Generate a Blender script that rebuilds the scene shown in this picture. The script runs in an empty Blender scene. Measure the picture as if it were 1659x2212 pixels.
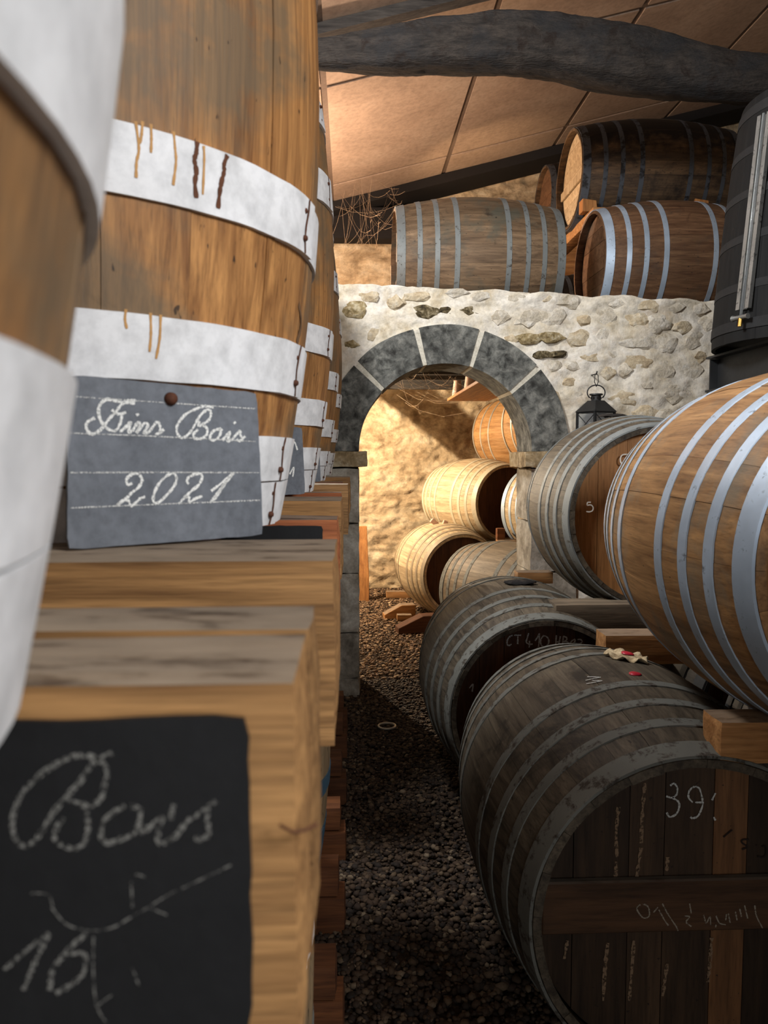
import bpy, bmesh, math, random
import numpy as np
from mathutils import Vector, Matrix, noise

# ------------------------------------------------------------------ camera, world, lights
SC = bpy.context.scene
COL = SC.collection
R = math.radians
CAM_Z, YAW, PITCH, FPX = 1.53, 2.5, 4.0, 1660.0
cd = bpy.data.cameras.new('camera'); cam = bpy.data.objects.new('camera', cd); COL.objects.link(cam)
cam.location = (0, 0, CAM_Z); cam.rotation_euler = (R(90 - PITCH), 0, R(-YAW))
cd.sensor_fit = 'HORIZONTAL'; cd.sensor_width = 36.0; cd.lens = 36.0 * FPX / 1659.0
cd.clip_start = 0.01; cd.clip_end = 60
cd.dof.use_dof = True; cd.dof.focus_distance = 3.2; cd.dof.aperture_fstop = 12.0
SC.camera = cam
w = bpy.data.worlds.new('world'); SC.world = w; w.use_nodes = True
w.node_tree.nodes['Background'].inputs[0].default_value = (0.5, 0.55, 0.62, 1)
w.node_tree.nodes['Background'].inputs[1].default_value = 0.06
SC.view_settings.view_transform = 'Standard'; SC.view_settings.look = 'None'
SC.view_settings.gamma = 1.0; SC.view_settings.exposure = 0.0
SC.view_settings.use_curve_mapping = False

def area(name, loc, target, size, power, col, size_y=None):
    l = bpy.data.lights.new(name, 'AREA'); l.energy = power; l.color = col; l.size = size
    if size_y: l.shape = 'RECTANGLE'; l.size_y = size_y
    o = bpy.data.objects.new(name, l); COL.objects.link(o); o.location = loc
    o.rotation_euler = (Vector(target) - Vector(loc)).to_track_quat('-Z', 'Y').to_euler()
    return o
def point(name, loc, power, col, rad=0.04):
    l = bpy.data.lights.new(name, 'POINT'); l.energy = power; l.color = col; l.shadow_soft_size = rad
    o = bpy.data.objects.new(name, l); COL.objects.link(o); o.location = loc; return o
def spot(name, loc, target, power, col, ang, rad=0.04, blend=0.8):
    l = bpy.data.lights.new(name, 'SPOT'); l.energy = power; l.color = col; l.shadow_soft_size = rad
    l.spot_size = R(ang); l.spot_blend = blend
    o = bpy.data.objects.new(name, l); COL.objects.link(o); o.location = loc
    o.rotation_euler = (Vector(target) - Vector(loc)).to_track_quat('-Z', 'Y').to_euler(); return o
WARM = (1.0, 0.82, 0.60)
area('daylight_lamp', (1.9, -1.1, 3.05), (-0.1, 1.4, 1.7), 0.9, 108, (0.96, 0.97, 1.0))
area('roof_lamp', (-0.72, 2.7, 3.75), (1.3, 4.2, 1.9), 0.6, 130, (0.95, 0.97, 1.0))
area('rear_fill', (0.5, -2.6, 1.5), (0.6, 2.0, 1.0), 1.1, 26, (0.92, 0.96, 1.0), 1.9)  # added fill light behind the camera; the rear wall has no doorway
point('lower_room_lamp', (-0.75, 7.6, 2.12), 420, WARM, 0.012)
point('loft_lamp', (-0.62, 6.7, 3.2), 265, (1.0, 0.74, 0.54), 0.08)
spot('loft_rear_lamp', (1.25, 7.6, 3.55), (1.33, 8.1, 4.7), 40, (1.0, 0.70, 0.42), 80, 0.05)

# ------------------------------------------------------------------ helpers
_y, _p = R(YAW), R(PITCH)
_fw = Vector((math.sin(_y) * math.cos(_p), math.cos(_y) * math.cos(_p), -math.sin(_p)))
_rt = Vector((math.cos(_y), -math.sin(_y), 0)); _up = _rt.cross(_fw)
CAM = Vector((0, 0, CAM_Z))
def ray(px, py): return (_fw + _rt * ((px - 829.5) / FPX) - _up * ((py - 1106) / FPX))
def P(px, py, Y):
    d = ray(px, py); return CAM + d * (Y / d.y)
def PZ(px, py, Z):
    d = ray(px, py); return CAM + d * ((Z - CAM_Z) / d.z)

def srgb(r, g, b):
    f = lambda c: (c / 255 / 12.92) if c / 255 <= 0.04045 else ((c / 255 + 0.055) / 1.055) ** 2.4
    return (f(r), f(g), f(b), 1)

WM = {}
def link(o, parent=None, M=None):
    COL.objects.link(o)
    if parent is not None:
        o.parent = parent
        if M is not None: o.matrix_basis = M
        WM[o.name] = WM[parent.name] @ (M if M is not None else Matrix())
    else:
        if M is not None: o.matrix_basis = M
        WM[o.name] = M.copy() if M is not None else Matrix()
    return o
def tag(o, label=None, cat=None, group=None, kind=None):
    if label: o['label'] = label
    if cat: o['category'] = cat
    if group: o['group'] = group
    if kind: o['kind'] = kind
    return o
def empty(name, loc, rz=0.0, M=None):
    o = bpy.data.objects.new(name, None); o.empty_display_size = 0.05
    if M is None: M = Matrix.Translation(loc) @ Matrix.Rotation(rz, 4, 'Z')
    return link(o, None, M)
def obj(name, me, mat=None, parent=None, M=None):
    if mat is not None and len(me.materials) == 0: me.materials.append(mat)
    return link(bpy.data.objects.new(name, me), parent, M)

class MB:
    def __init__(s): s.v = []; s.f = []
    def add(s, vs, fs):
        n = len(s.v); s.v += [tuple(v) for v in vs]; s.f += [tuple(i + n for i in f) for f in fs]; return s
    def box(s, c, d, rot=None):
        vs = []
        for sx in (-1, 1):
            for sy in (-1, 1):
                for sz in (-1, 1):
                    p = Vector((sx * d[0] / 2, sy * d[1] / 2, sz * d[2] / 2))
                    if rot is not None: p = rot @ p
                    vs.append(Vector(c) + p)
        return s.add(vs, [(0, 1, 3, 2), (4, 6, 7, 5), (0, 4, 5, 1), (2, 3, 7, 6), (0, 2, 6, 4), (1, 5, 7, 3)])
    def tube(s, pts, rad, n=8, cap=True):
        pts = [Vector(p) for p in pts]
        rads = rad if isinstance(rad, (list, tuple)) else [rad] * len(pts)
        rings = []; base = len(s.v); t0 = None
        for i, p in enumerate(pts):
            t = (pts[min(i + 1, len(pts) - 1)] - pts[max(i - 1, 0)]).normalized()
            if t0 is None:
                a = t.orthogonal().normalized()
            else:
                a = (a - t * a.dot(t)).normalized()
            t0 = t; b = t.cross(a)
            for k in range(n):
                an = 2 * math.pi * k / n
                s.v.append(tuple(p + (a * math.cos(an) + b * math.sin(an)) * rads[i]))
        for i in range(len(pts) - 1):
            for k in range(n):
                q = base + i * n; s.f.append((q + k, q + (k + 1) % n, q + n + (k + 1) % n, q + n + k))
        if cap:
            s.f.append(tuple(base + k for k in range(n))[::-1])
            q = base + (len(pts) - 1) * n; s.f.append(tuple(q + k for k in range(n)))
        return s
    def lathe(s, prof, n=32, c=(0, 0, 0), close=False):
        base = len(s.v); m = len(prof)
        for (r_, z_) in prof:
            for k in range(n):
                a = 2 * math.pi * k / n
                s.v.append((c[0] + r_ * math.cos(a), c[1] + r_ * math.sin(a), c[2] + z_))
        for i in range(m if close else m - 1):
            i2 = (i + 1) % m
            for k in range(n):
                k2 = (k + 1) % n
                s.f.append((base + i * n + k, base + i * n + k2, base + i2 * n + k2, base + i2 * n + k))
        return s
    def mesh(s, name, mat=None, smooth=False, angle=None, bevel=0):
        me = bpy.data.meshes.new(name); me.from_pydata(s.v, [], s.f)
        bm = bmesh.new(); bm.from_mesh(me)
        bmesh.ops.recalc_face_normals(bm, faces=bm.faces)
        if bevel:
            bmesh.ops.bevel(bm, geom=list(bm.edges), offset=bevel, segments=1, affect='EDGES', profile=0.5)
        bm.to_mesh(me); bm.free()
        if smooth: me.shade_smooth()
        if angle is not None:
            me.shade_smooth()
            try: me.set_sharp_from_angle(angle=R(angle))
            except Exception: pass
        if mat is not None: me.materials.append(mat)
        return me
    def build(s, name, mat, parent=None, M=None, world=False, **kw):
        if world and parent is not None:
            inv = WM[parent.name].inverted(); s.v = [tuple(inv @ Vector(v)) for v in s.v]
        return obj(name, s.mesh(name, None, **kw), mat, parent, M)

# ------------------------------------------------------------------ materials
def new_mat(name):
    m = bpy.data.materials.new(name); m.use_nodes = True
    n = m.node_tree.nodes; l = m.node_tree.links
    return m, n, l, n['Principled BSDF']
def ramp(n, stops, interp='LINEAR'):
    r_ = n.new('ShaderNodeValToRGB'); e = r_.color_ramp; e.interpolation = interp
    while len(e.elements) < len(stops): e.elements.new(0.5)
    for el, (p, c) in zip(e.elements, stops):
        el.position = p; el.color = c if len(c) == 4 else (*c, 1)
    return r_
def gray(v): return (v, v, v, 1)
def noise_n(n, l, vec, scale, detail=4, rough=0.55, dist=0.0):
    t = n.new('ShaderNodeTexNoise'); t.inputs['Scale'].default_value = scale
    t.inputs['Detail'].default_value = detail; t.inputs['Roughness'].default_value = rough
    t.inputs['Distortion'].default_value = dist
    l.new(vec, t.inputs['Vector']); return t.outputs['Fac']
def mapped(n, l, src, scale=(1, 1, 1), add=None):
    mp = n.new('ShaderNodeMapping'); mp.inputs['Scale'].default_value = scale
    l.new(src, mp.inputs['Vector']); out = mp.outputs['Vector']
    if add is not None:
        a = n.new('ShaderNodeVectorMath'); a.operation = 'ADD'
        l.new(out, a.inputs[0]); l.new(add, a.inputs[1]); out = a.outputs[0]
    return out
def mix(n, l, fac, a, b, mode='MIX'):
    m = n.new('ShaderNodeMix'); m.data_type = 'RGBA'; m.blend_type = mode
    for s_, v in ((0, fac), (6, a), (7, b)):
        if isinstance(v, (int, float)): m.inputs[s_].default_value = v
        elif isinstance(v, tuple): m.inputs[s_].default_value = v
        else: l.new(v, m.inputs[s_])
    return m.outputs[2]
def bump(n, l, h, strength, dist, bsdf):
    b = n.new('ShaderNodeBump'); b.inputs['Strength'].default_value = strength
    b.inputs['Distance'].default_value = dist; l.new(h, b.inputs['Height'])
    l.new(b.outputs[0], bsdf.inputs['Normal'])

def wood(name, dark, light, grain=(55, 55, 2.5), rnd=0.22, spots=0.0, grime=None, dust=None, rough=0.62,
         blotch=None, fiber=True, bumps=0.25, soot=None, bd=0.002):
    """grain: noise scales along local axes; grime = (colour, threshold, scale); dust = colour on upward faces"""
    m, n, l, b = new_mat(name)
    tc = n.new('ShaderNodeTexCoord'); oi = n.new('ShaderNodeObjectInfo'); ge = n.new('ShaderNodeNewGeometry')
    rv = n.new('ShaderNodeCombineXYZ')
    mul = n.new('ShaderNodeMath'); mul.operation = 'MULTIPLY'; mul.inputs[1].default_value = 53.0
    l.new(oi.outputs['Random'], mul.inputs[0])
    for i in range(3): l.new(mul.outputs[0], rv.inputs[i])
    v1 = mapped(n, l, tc.outputs['Object'], grain, rv.outputs[0])
    g1 = noise_n(n, l, v1, 1.0, 5, 0.6, 0.6)
    r1 = ramp(n, [(0.30, dark), (0.52, tuple(0.5 * (a + c) for a, c in zip(dark, light))), (0.72, light)])
    l.new(g1, r1.inputs[0]); colr = r1.outputs[0]
    v2 = mapped(n, l, tc.outputs['Object'], tuple(g * 5 for g in grain), rv.outputs[0])
    g2 = noise_n(n, l, v2, 1.0, 3, 0.6)
    if fiber:
        r2 = ramp(n, [(0.3, gray(0.62)), (0.5, gray(1.0)), (0.75, gray(1.12))]); l.new(g2, r2.inputs[0])
        colr = mix(n, l, 0.8, colr, r2.outputs[0], 'MULTIPLY')
    # piece-to-piece tone
    mr = n.new('ShaderNodeMapRange'); mr.inputs[3].default_value = 1 - rnd; mr.inputs[4].default_value = 1 + rnd * 0.8
    l.new(oi.outputs['Random'], mr.inputs[0])
    cb = n.new('ShaderNodeCombineColor')
    for i in range(3): l.new(mr.outputs[0], cb.inputs[i])
    colr = mix(n, l, 1.0, colr, cb.outputs[0], 'MULTIPLY')
    wp = ge.outputs['Position']
    if blotch:
        nb = noise_n(n, l, mapped(n, l, wp, (blotch[1],) * 3), 1.0, 5, 0.62, 0.3)
        rb = ramp(n, [(blotch[2], gray(0)), (blotch[2] + 0.14, gray(1))]); l.new(nb, rb.inputs[0])
        colr = mix(n, l, rb.outputs[0], colr, mix(n, l, 0.72, colr, blotch[0]))
    if grime:
        ng = noise_n(n, l, mapped(n, l, wp, (grime[2],) * 3), 1.0, 6, 0.68, 0.5)
        rg = ramp(n, [(grime[1], gray(0)), (grime[1] + 0.12, gray(0.9))]); l.new(ng, rg.inputs[0])
        colr = mix(n, l, rg.outputs[0], colr, grime[0])
    if spots:
        ns = noise_n(n, l, mapped(n, l, tc.outputs['Object'], (90, 90, 36), rv.outputs[0]), 1.0, 2, 0.5)
        rs = ramp(n, [(spots, gray(0)), (spots + 0.04, gray(0.85))]); l.new(ns, rs.inputs[0])
        colr = mix(n, l, rs.outputs[0], colr, srgb(38, 30, 24))
    if soot:                                   # black mould settled on the upper side
        sx = n.new('ShaderNodeSeparateXYZ'); l.new(ge.outputs['Normal'], sx.inputs[0])
        ns2 = noise_n(n, l, mapped(n, l, wp, (9, 9, 9)), 1.0, 5, 0.6)
        ad = n.new('ShaderNodeMath'); ad.operation = 'ADD'; l.new(sx.outputs[2], ad.inputs[0]); l.new(ns2, ad.inputs[1])
        rd = ramp(n, [(0.62, gray(0)), (0.95, gray(0.95))]); l.new(ad.outputs[0], rd.inputs[0])
        colr = mix(n, l, rd.outputs[0], colr, soot)
    if dust:
        sx = n.new('ShaderNodeSeparateXYZ'); l.new(ge.outputs['Normal'], sx.inputs[0])
        rd = ramp(n, [(0.55, gray(0)), (0.9, gray(0.85))]); l.new(sx.outputs[2], rd.inputs[0])
        nd = noise_n(n, l, mapped(n, l, wp, (14, 40, 40)), 1.0, 5, 0.6)
        rd2 = ramp(n, [(0.33, srgb(64, 56, 48)), (0.45, dust), (0.7, tuple(min(1, c * 1.35) for c in dust[:3]) + (1,))]); l.new(nd, rd2.inputs[0])
        colr = mix(n, l, rd.outputs[0], colr, rd2.outputs[0])
    l.new(colr, b.inputs['Base Color'])
    b.inputs['Roughness'].default_value = rough
    b.inputs['Specular IOR Level'].default_value = 0.3
    bump(n, l, g2, bumps, bd, b)
    return m

def metal(name, base, dark, metallic=0.45, rough=0.42, scale=28, amount=0.52):
    m, n, l, b = new_mat(name)
    ge = n.new('ShaderNodeNewGeometry'); oi = n.new('ShaderNodeObjectInfo')
    v = mapped(n, l, ge.outputs['Position'], (scale,) * 3)
    a = noise_n(n, l, v, 1.0, 6, 0.7, 0.3)
    r_ = ramp(n, [(amount - 0.12, base), (amount, base), (amount + 0.1, dark)]); l.new(a, r_.inputs[0])
    v2 = mapped(n, l, ge.outputs['Position'], (scale * 0.25,) * 3)
    a2 = noise_n(n, l, v2, 1.0, 3, 0.5)
    r2 = ramp(n, [(0.3, gray(0.8)), (0.7, gray(1.1))]); l.new(a2, r2.inputs[0])
    l.new(mix(n, l, 1.0, r_.outputs[0], r2.outputs[0], 'MULTIPLY'), b.inputs['Base Color'])
    b.inputs['Metallic'].default_value = metallic
    rr = n.new('ShaderNodeMapRange'); rr.inputs[3].default_value = rough - 0.1; rr.inputs[4].default_value = rough + 0.2
    l.new(a, rr.inputs[0]); l.new(rr.outputs[0], b.inputs['Roughness'])
    bump(n, l, a, 0.12, 0.002, b)
    return m

def rocky(name, stops, scale=6, fine=60, rough=0.9, bstr=0.6, bdist=0.01, rnd=0.0, stretch=(1, 1, 1), patches=None):
    m, n, l, b = new_mat(name)
    ge = n.new('ShaderNodeNewGeometry'); oi = n.new('ShaderNodeObjectInfo')
    v = mapped(n, l, ge.outputs['Position'], tuple(scale * s for s in stretch))
    a = noise_n(n, l, v, 1.0, 7, 0.62, 0.4)
    r_ = ramp(n, stops); l.new(a, r_.inputs[0]); colr = r_.outputs[0]
    f = noise_n(n, l, mapped(n, l, ge.outputs['Position'], (fine,) * 3), 1.0, 5, 0.65)
    rf = ramp(n, [(0.3, gray(0.72)), (0.6, gray(1.08))]); l.new(f, rf.inputs[0])
    colr = mix(n, l, 0.8, colr, rf.outputs[0], 'MULTIPLY')
    if patches:
        pn = noise_n(n, l, mapped(n, l, ge.outputs['Position'], (patches[1],) * 3), 1.0, 6, 0.65, 0.6)
        rp = ramp(n, [(patches[2] - 0.06, gray(0)), (patches[2] + 0.16, gray(patches[3]))]); l.new(pn, rp.inputs[0])
        colr = mix(n, l, rp.outputs[0], colr, patches[0])
    if rnd:
        mr = n.new('ShaderNodeMapRange'); mr.inputs[3].default_value = 1 - rnd; mr.inputs[4].default_value = 1 + rnd
        l.new(oi.outputs['Random'], mr.inputs[0]); cb = n.new('ShaderNodeCombineColor')
        for i in range(3): l.new(mr.outputs[0], cb.inputs[i])
        colr = mix(n, l, 1.0, colr, cb.outputs[0], 'MULTIPLY')
    l.new(colr, b.inputs['Base Color']); b.inputs['Roughness'].default_value = rough
    b.inputs['Specular IOR Level'].default_value = 0.2
    ad = n.new('ShaderNodeMath'); ad.operation = 'ADD'; l.new(a, ad.inputs[0])
    mm = n.new('ShaderNodeMath'); mm.operation = 'MULTIPLY'; mm.inputs[1].default_value = 0.4
    l.new(f, mm.inputs[0]); l.new(mm.outputs[0], ad.inputs[1])
    bump(n, l, ad.outputs[0], bstr, bdist, b)
    return m

def plain(name, c, rough=0.6, metallic=0.0, var=0.12, scale=30, spec=0.3):
    m, n, l, b = new_mat(name)
    ge = n.new('ShaderNodeNewGeometry')
    a = noise_n(n, l, mapped(n, l, ge.outputs['Position'], (scale,) * 3), 1.0, 5, 0.6)
    r_ = ramp(n, [(0.3, gray(1 - var)), (0.7, gray(1 + var))]); l.new(a, r_.inputs[0])
    l.new(mix(n, l, 1.0, c, r_.outputs[0], 'MULTIPLY'), b.inputs['Base Color'])
    b.inputs['Roughness'].default_value = rough; b.inputs['Metallic'].default_value = metallic
    b.inputs['Specular IOR Level'].default_value = spec
    return m
def chalk(name, c, cover=0.45, scale=900):
    m, n, l, b = new_mat(name)
    ge = n.new('ShaderNodeNewGeometry')
    a = noise_n(n, l, mapped(n, l, ge.outputs['Position'], (scale,) * 3), 1.0, 3, 0.7)
    r_ = ramp(n, [(cover - 0.08, gray(0)), (cover + 0.06, gray(1))]); l.new(a, r_.inputs[0])
    l.new(r_.outputs[0], b.inputs['Alpha'])
    b.inputs['Base Color'].default_value = c; b.inputs['Roughness'].default_value = 0.95
    return m
def glassy(name, tint):
    m, n, l, b = new_mat(name)
    b.inputs['Base Color'].default_value = tint; b.inputs['Roughness'].default_value = 0.08
    b.inputs['Transmission Weight'].default_value = 0.9; b.inputs['IOR'].default_value = 1.3
    return m

T = {}
T['vat'] = wood('vat_oak', srgb(112, 72, 38), srgb(188, 136, 80), grain=(60, 60, 2.0), rnd=0.16, spots=0.71,
                blotch=(srgb(98, 88, 70), 4.2, 0.46), grime=(srgb(70, 58, 44), 0.63, 5.0))
T['vat_old'] = wood('vat_oak_mouldy', srgb(98, 80, 58), srgb(158, 132, 98), grain=(30, 30, 1.6), rnd=0.2, spots=0.64,
                    grime=(srgb(30, 26, 22), 0.60, 3.0))
T['amber'] = wood('barrel_oak_amber', srgb(118, 82, 48), srgb(186, 142, 92), grain=(30, 30, 2.2), rnd=0.14, spots=0.74,
                  blotch=(srgb(120, 110, 92), 4.0, 0.52), grime=(srgb(92, 60, 44), 0.64, 2.4))
T['head_mid'] = wood('head_oak_mid', srgb(92, 62, 38), srgb(132, 92, 58), grain=(26, 2.0, 26), rnd=0.1, spots=0.7)
T['head'] = wood('head_oak', srgb(148, 100, 56), srgb(196, 142, 88), grain=(26, 2.0, 26), rnd=0.10, spots=0.73)
T['head_dark'] = wood('head_oak_dark', srgb(62, 38, 22), srgb(98, 62, 38), grain=(26, 2.0, 26), rnd=0.2, spots=0.7)
T['head_old'] = wood('head_oak_old', srgb(42, 31, 22), srgb(72, 54, 38), grain=(26, 2.0, 26), rnd=0.45, spots=0.7,
                     grime=(srgb(96, 78, 60), 0.66, 9.0))
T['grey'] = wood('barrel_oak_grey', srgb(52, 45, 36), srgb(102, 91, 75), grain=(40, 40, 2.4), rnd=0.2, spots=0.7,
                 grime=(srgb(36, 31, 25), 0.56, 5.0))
T['shaded_oak'] = wood('barrel_oak_shaded', srgb(20, 16, 12), srgb(40, 33, 26), grain=(40, 40, 2.4), rnd=0.2)  # shade of the gap put into the oak colour
T['loft_oak'] = wood('loft_oak', srgb(78, 60, 42), srgb(132, 108, 82), grain=(30, 30, 2.4), rnd=0.24, spots=0.69,
                     blotch=(srgb(74, 76, 66), 3.0, 0.5), grime=(srgb(54, 44, 34), 0.6, 6.0))
T['loft_brown'] = wood('loft_oak_brown', srgb(80, 54, 37), srgb(126, 95, 68), grain=(30, 30, 2.4), rnd=0.2, spots=0.69,
                       blotch=(srgb(70, 62, 54), 3.4, 0.54), grime=(srgb(64, 40, 28), 0.62, 4.0))
T['loft_black'] = wood('loft_oak_black', srgb(66, 50, 36), srgb(112, 88, 62), grain=(30, 30, 2.4), rnd=0.3, spots=0.66,
                       grime=(srgb(20, 17, 15), 0.52, 2.6), soot=srgb(17, 15, 14))
T['grey_lit'] = wood('barrel_oak_grey_lit', srgb(92, 78, 60), srgb(140, 122, 98), grain=(34, 34, 2.4), rnd=0.15, spots=0.72)  # grey oak lightened for the lamp-lit room: light in the colour
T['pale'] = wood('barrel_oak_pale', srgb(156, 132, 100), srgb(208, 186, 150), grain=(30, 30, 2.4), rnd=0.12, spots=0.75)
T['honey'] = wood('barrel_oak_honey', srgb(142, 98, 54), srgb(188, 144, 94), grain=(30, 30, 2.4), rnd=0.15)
T['black_vat'] = wood('black_vat_oak', srgb(9, 9, 9), srgb(24, 24, 23), grain=(30, 30, 2.0), rnd=0.25, spots=0.7,
                      grime=(srgb(52, 50, 47), 0.66, 9.0), rough=0.85)
T['white'] = rocky('white_painted_hoop', [(0.30, srgb(212, 211, 210)), (0.45, srgb(222, 222, 221)), (0.7, srgb(228, 228, 228))],
                   scale=9, fine=30, rough=0.6, bstr=0.10, bdist=0.003, patches=(srgb(150, 138, 126), 30, 0.71, 0.5))
T['galv'] = metal('galvanised_steel', srgb(178, 194, 210), srgb(96, 100, 104), 0.35, 0.42, 34, 0.60)
T['galv_old'] = metal('weathered_steel', srgb(120, 124, 122), srgb(66, 60, 52), 0.25, 0.6, 30, 0.56)
T['galv_thin'] = metal('thin_hoop_steel', srgb(190, 184, 172), srgb(120, 110, 98), 0.5, 0.35, 30, 0.6)
T['hoop_pale'] = metal('pale_dusty_hoop', srgb(196, 184, 158), srgb(150, 136, 112), 0.15, 0.55, 20, 0.6)
T['hoop_tan'] = metal('tan_dusty_hoop', srgb(150, 134, 110), srgb(98, 84, 66), 0.15, 0.6, 20, 0.58)
T['iron_old'] = metal('old_hoop_iron', srgb(108, 108, 101), srgb(60, 52, 43), 0.2, 0.7, 26, 0.52)
T['iron_dark'] = metal('dark_hoop_iron', srgb(74, 78, 84), srgb(28, 26, 26), 0.25, 0.6, 14, 0.5)
T['blue_hoop'] = metal('blue_painted_hoop', srgb(58, 84, 100), srgb(40, 50, 56), 0.15, 0.6, 26, 0.58)
T['black_iron'] = metal('black_iron', srgb(38, 38, 38), srgb(64, 60, 55), 0.3, 0.5, 40, 0.62)
T['black_hoop'] = metal('black_or_shaded_hoop', srgb(20, 20, 20), srgb(40, 38, 36), 0.0, 0.8, 30, 0.62)  # black paint on the vat; painted-in shade on the shadowed barrels
T['black_steel'] = metal('black_painted_steel', srgb(34, 35, 36), srgb(58, 57, 55), 0.1, 0.48, 30, 0.66)
T['grey_steel'] = metal('grey_steel_channel', srgb(128, 128, 124), srgb(70, 68, 64), 0.6, 0.45, 40, 0.55)
T['rust'] = plain('rusty_rivet', srgb(84, 50, 34), 0.75, 0.2, 0.25, 200)
T['brass'] = plain('brass', srgb(190, 150, 80), 0.35, 0.9)
T['brown_drip'] = plain('brown_drip', srgb(92, 56, 36), 0.8, 0, 0.2, 90)
T['brown_stain'] = plain('brown_stain', srgb(104, 78, 54), 0.8, 0, 0.2, 60)
T['amber_drip'] = plain('amber_drip', srgb(186, 140, 84), 0.7, 0, 0.15, 90)
T['beam'] = wood('sawn_beam', srgb(104, 72, 40), srgb(176, 132, 82), grain=(2.6, 70, 60), rnd=0.2,
                 dust=srgb(132, 120, 104), rough=0.75, bumps=0.5)
T['beam_red'] = wood('sawn_beam_red', srgb(118, 62, 34), srgb(176, 108, 66), grain=(2.2, 40, 34), rnd=0.2,
                     dust=srgb(122, 112, 98), rough=0.75, bumps=0.5)
T['chock'] = wood('chock_wood', srgb(128, 84, 44), srgb(188, 138, 86), grain=(2.4, 36, 36), rnd=0.25,
                  dust=srgb(112, 98, 82), rough=0.75, bumps=0.4)
T['chock_grey'] = wood('grey_plank', srgb(84, 72, 58), srgb(128, 112, 92), grain=(2.4, 36, 36), rnd=0.2, rough=0.8)
T['orange_post'] = wood('orange_board', srgb(140, 88, 44), srgb(192, 134, 76), grain=(36, 36, 2.4), rnd=0.1)
T['honey_board'] = wood('shelf_board', srgb(120, 74, 36), srgb(172, 118, 66), grain=(36, 2.2, 36), rnd=0.1)
T['floor_beam'] = wood('floor_timber', srgb(74, 42, 23), srgb(118, 72, 40), grain=(2.2, 36, 36), rnd=0.4, rough=0.8)
T['trunk'] = wood('old_trunk', srgb(24, 21, 19), srgb(60, 53, 47), grain=(5, 22, 22), rnd=0.0, rough=0.95, bumps=1.0, bd=0.012,
                  blotch=(srgb(32, 32, 33), 3.0, 0.5), grime=(srgb(28, 19, 13), 0.54, 9.0))
T['rafter'] = wood('dark_rafter', srgb(40, 36, 33), srgb(74, 68, 62), grain=(3, 30, 30), rnd=0.2, rough=0.9)
T['panel'] = rocky('roof_panel', [(0.3, srgb(140, 120, 104)), (0.5, srgb(158, 136, 118)), (0.7, srgb(168, 148, 130))], scale=1.2, fine=24,
                   rough=0.55, bstr=0.08, bdist=0.01)
T['panel_joint'] = plain('roof_joint', srgb(100, 84, 72), 0.8)
T['plaster'] = rocky('lime_plaster', [(0.30, srgb(170, 154, 126)), (0.42, srgb(198, 187, 166)), (0.58, srgb(210, 203, 190)), (0.72, srgb(186, 172, 148))],
                     scale=4.5, fine=42, rough=0.95, bstr=0.9, bdist=0.012, patches=(srgb(170, 142, 104), 2.6, 0.57, 0.6))
T['rubble'] = rocky('limestone_rubble', [(0.3, srgb(164, 152, 130)), (0.5, srgb(192, 182, 164)), (0.7, srgb(206, 200, 188))], scale=16, fine=70,
                    rough=0.9, bstr=0.9, bdist=0.012, rnd=0.08)
T['rubble_tan'] = rocky('limestone_tan', [(0.3, srgb(156, 136, 106)), (0.5, srgb(184, 168, 140)), (0.7, srgb(198, 188, 168))], scale=16, fine=70,
                        rough=0.9, bstr=0.9, bdist=0.012, rnd=0.08)
T['rubble_dark'] = rocky('mouldy_stone', [(0.35, srgb(42, 36, 26)), (0.5, srgb(92, 80, 56)), (0.65, srgb(150, 136, 108))], scale=28, fine=90,
                         rough=0.95, bstr=1.0, bdist=0.012)
T['rubble_olive'] = rocky('olive_stone', [(0.35, srgb(104, 88, 56)), (0.5, srgb(150, 132, 96)), (0.68, srgb(190, 178, 150))], scale=26, fine=90,
                          rough=0.95, bstr=1.0, bdist=0.012)
T['arch'] = rocky('arch_stone', [(0.33, srgb(44, 43, 40)), (0.46, srgb(86, 86, 81)), (0.60, srgb(118, 117, 110)), (0.75, srgb(146, 143, 133))],
                  scale=17, fine=120, rough=0.9, bstr=0.4, bdist=0.006, rnd=0.06, patches=(srgb(38, 37, 34), 5.5, 0.52, 0.7))
T['mortar'] = rocky('arch_mortar', [(0.3, srgb(168, 160, 142)), (0.7, srgb(204, 198, 182))], scale=20, fine=90, bstr=0.5)
T['jamb'] = rocky('jamb_stone', [(0.3, srgb(96, 88, 76)), (0.5, srgb(150, 142, 128)), (0.7, srgb(186, 180, 168))], scale=7, fine=60, bstr=0.6, rnd=0.15,
                  patches=(srgb(66, 56, 44), 5.0, 0.6, 0.6))
T['impost'] = rocky('impost_stone', [(0.3, srgb(96, 78, 52)), (0.5, srgb(146, 126, 94)), (0.7, srgb(188, 174, 146))], scale=12, fine=60, bstr=0.8,
                    patches=(srgb(70, 52, 34), 9.0, 0.56, 0.7))
T['far_wall'] = rocky('ochre_rubble_wall', [(0.3, srgb(140, 116, 86)), (0.5, srgb(190, 166, 132)), (0.7, srgb(214, 196, 166))], scale=3.5, fine=34,
                      rough=0.95, bstr=1.0, bdist=0.02, stretch=(1, 1, 1.8))
T['dark_wall'] = rocky('dim_plaster', [(0.3, srgb(120, 108, 92)), (0.7, srgb(168, 156, 138))], scale=3, fine=30)
T['gravel_bed'] = rocky('gravel_bed', [(0.3, srgb(30, 22, 15)), (0.5, srgb(58, 44, 31)), (0.7, srgb(92, 74, 55))], scale=70, fine=160, bstr=1.0, bdist=0.01)
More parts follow.
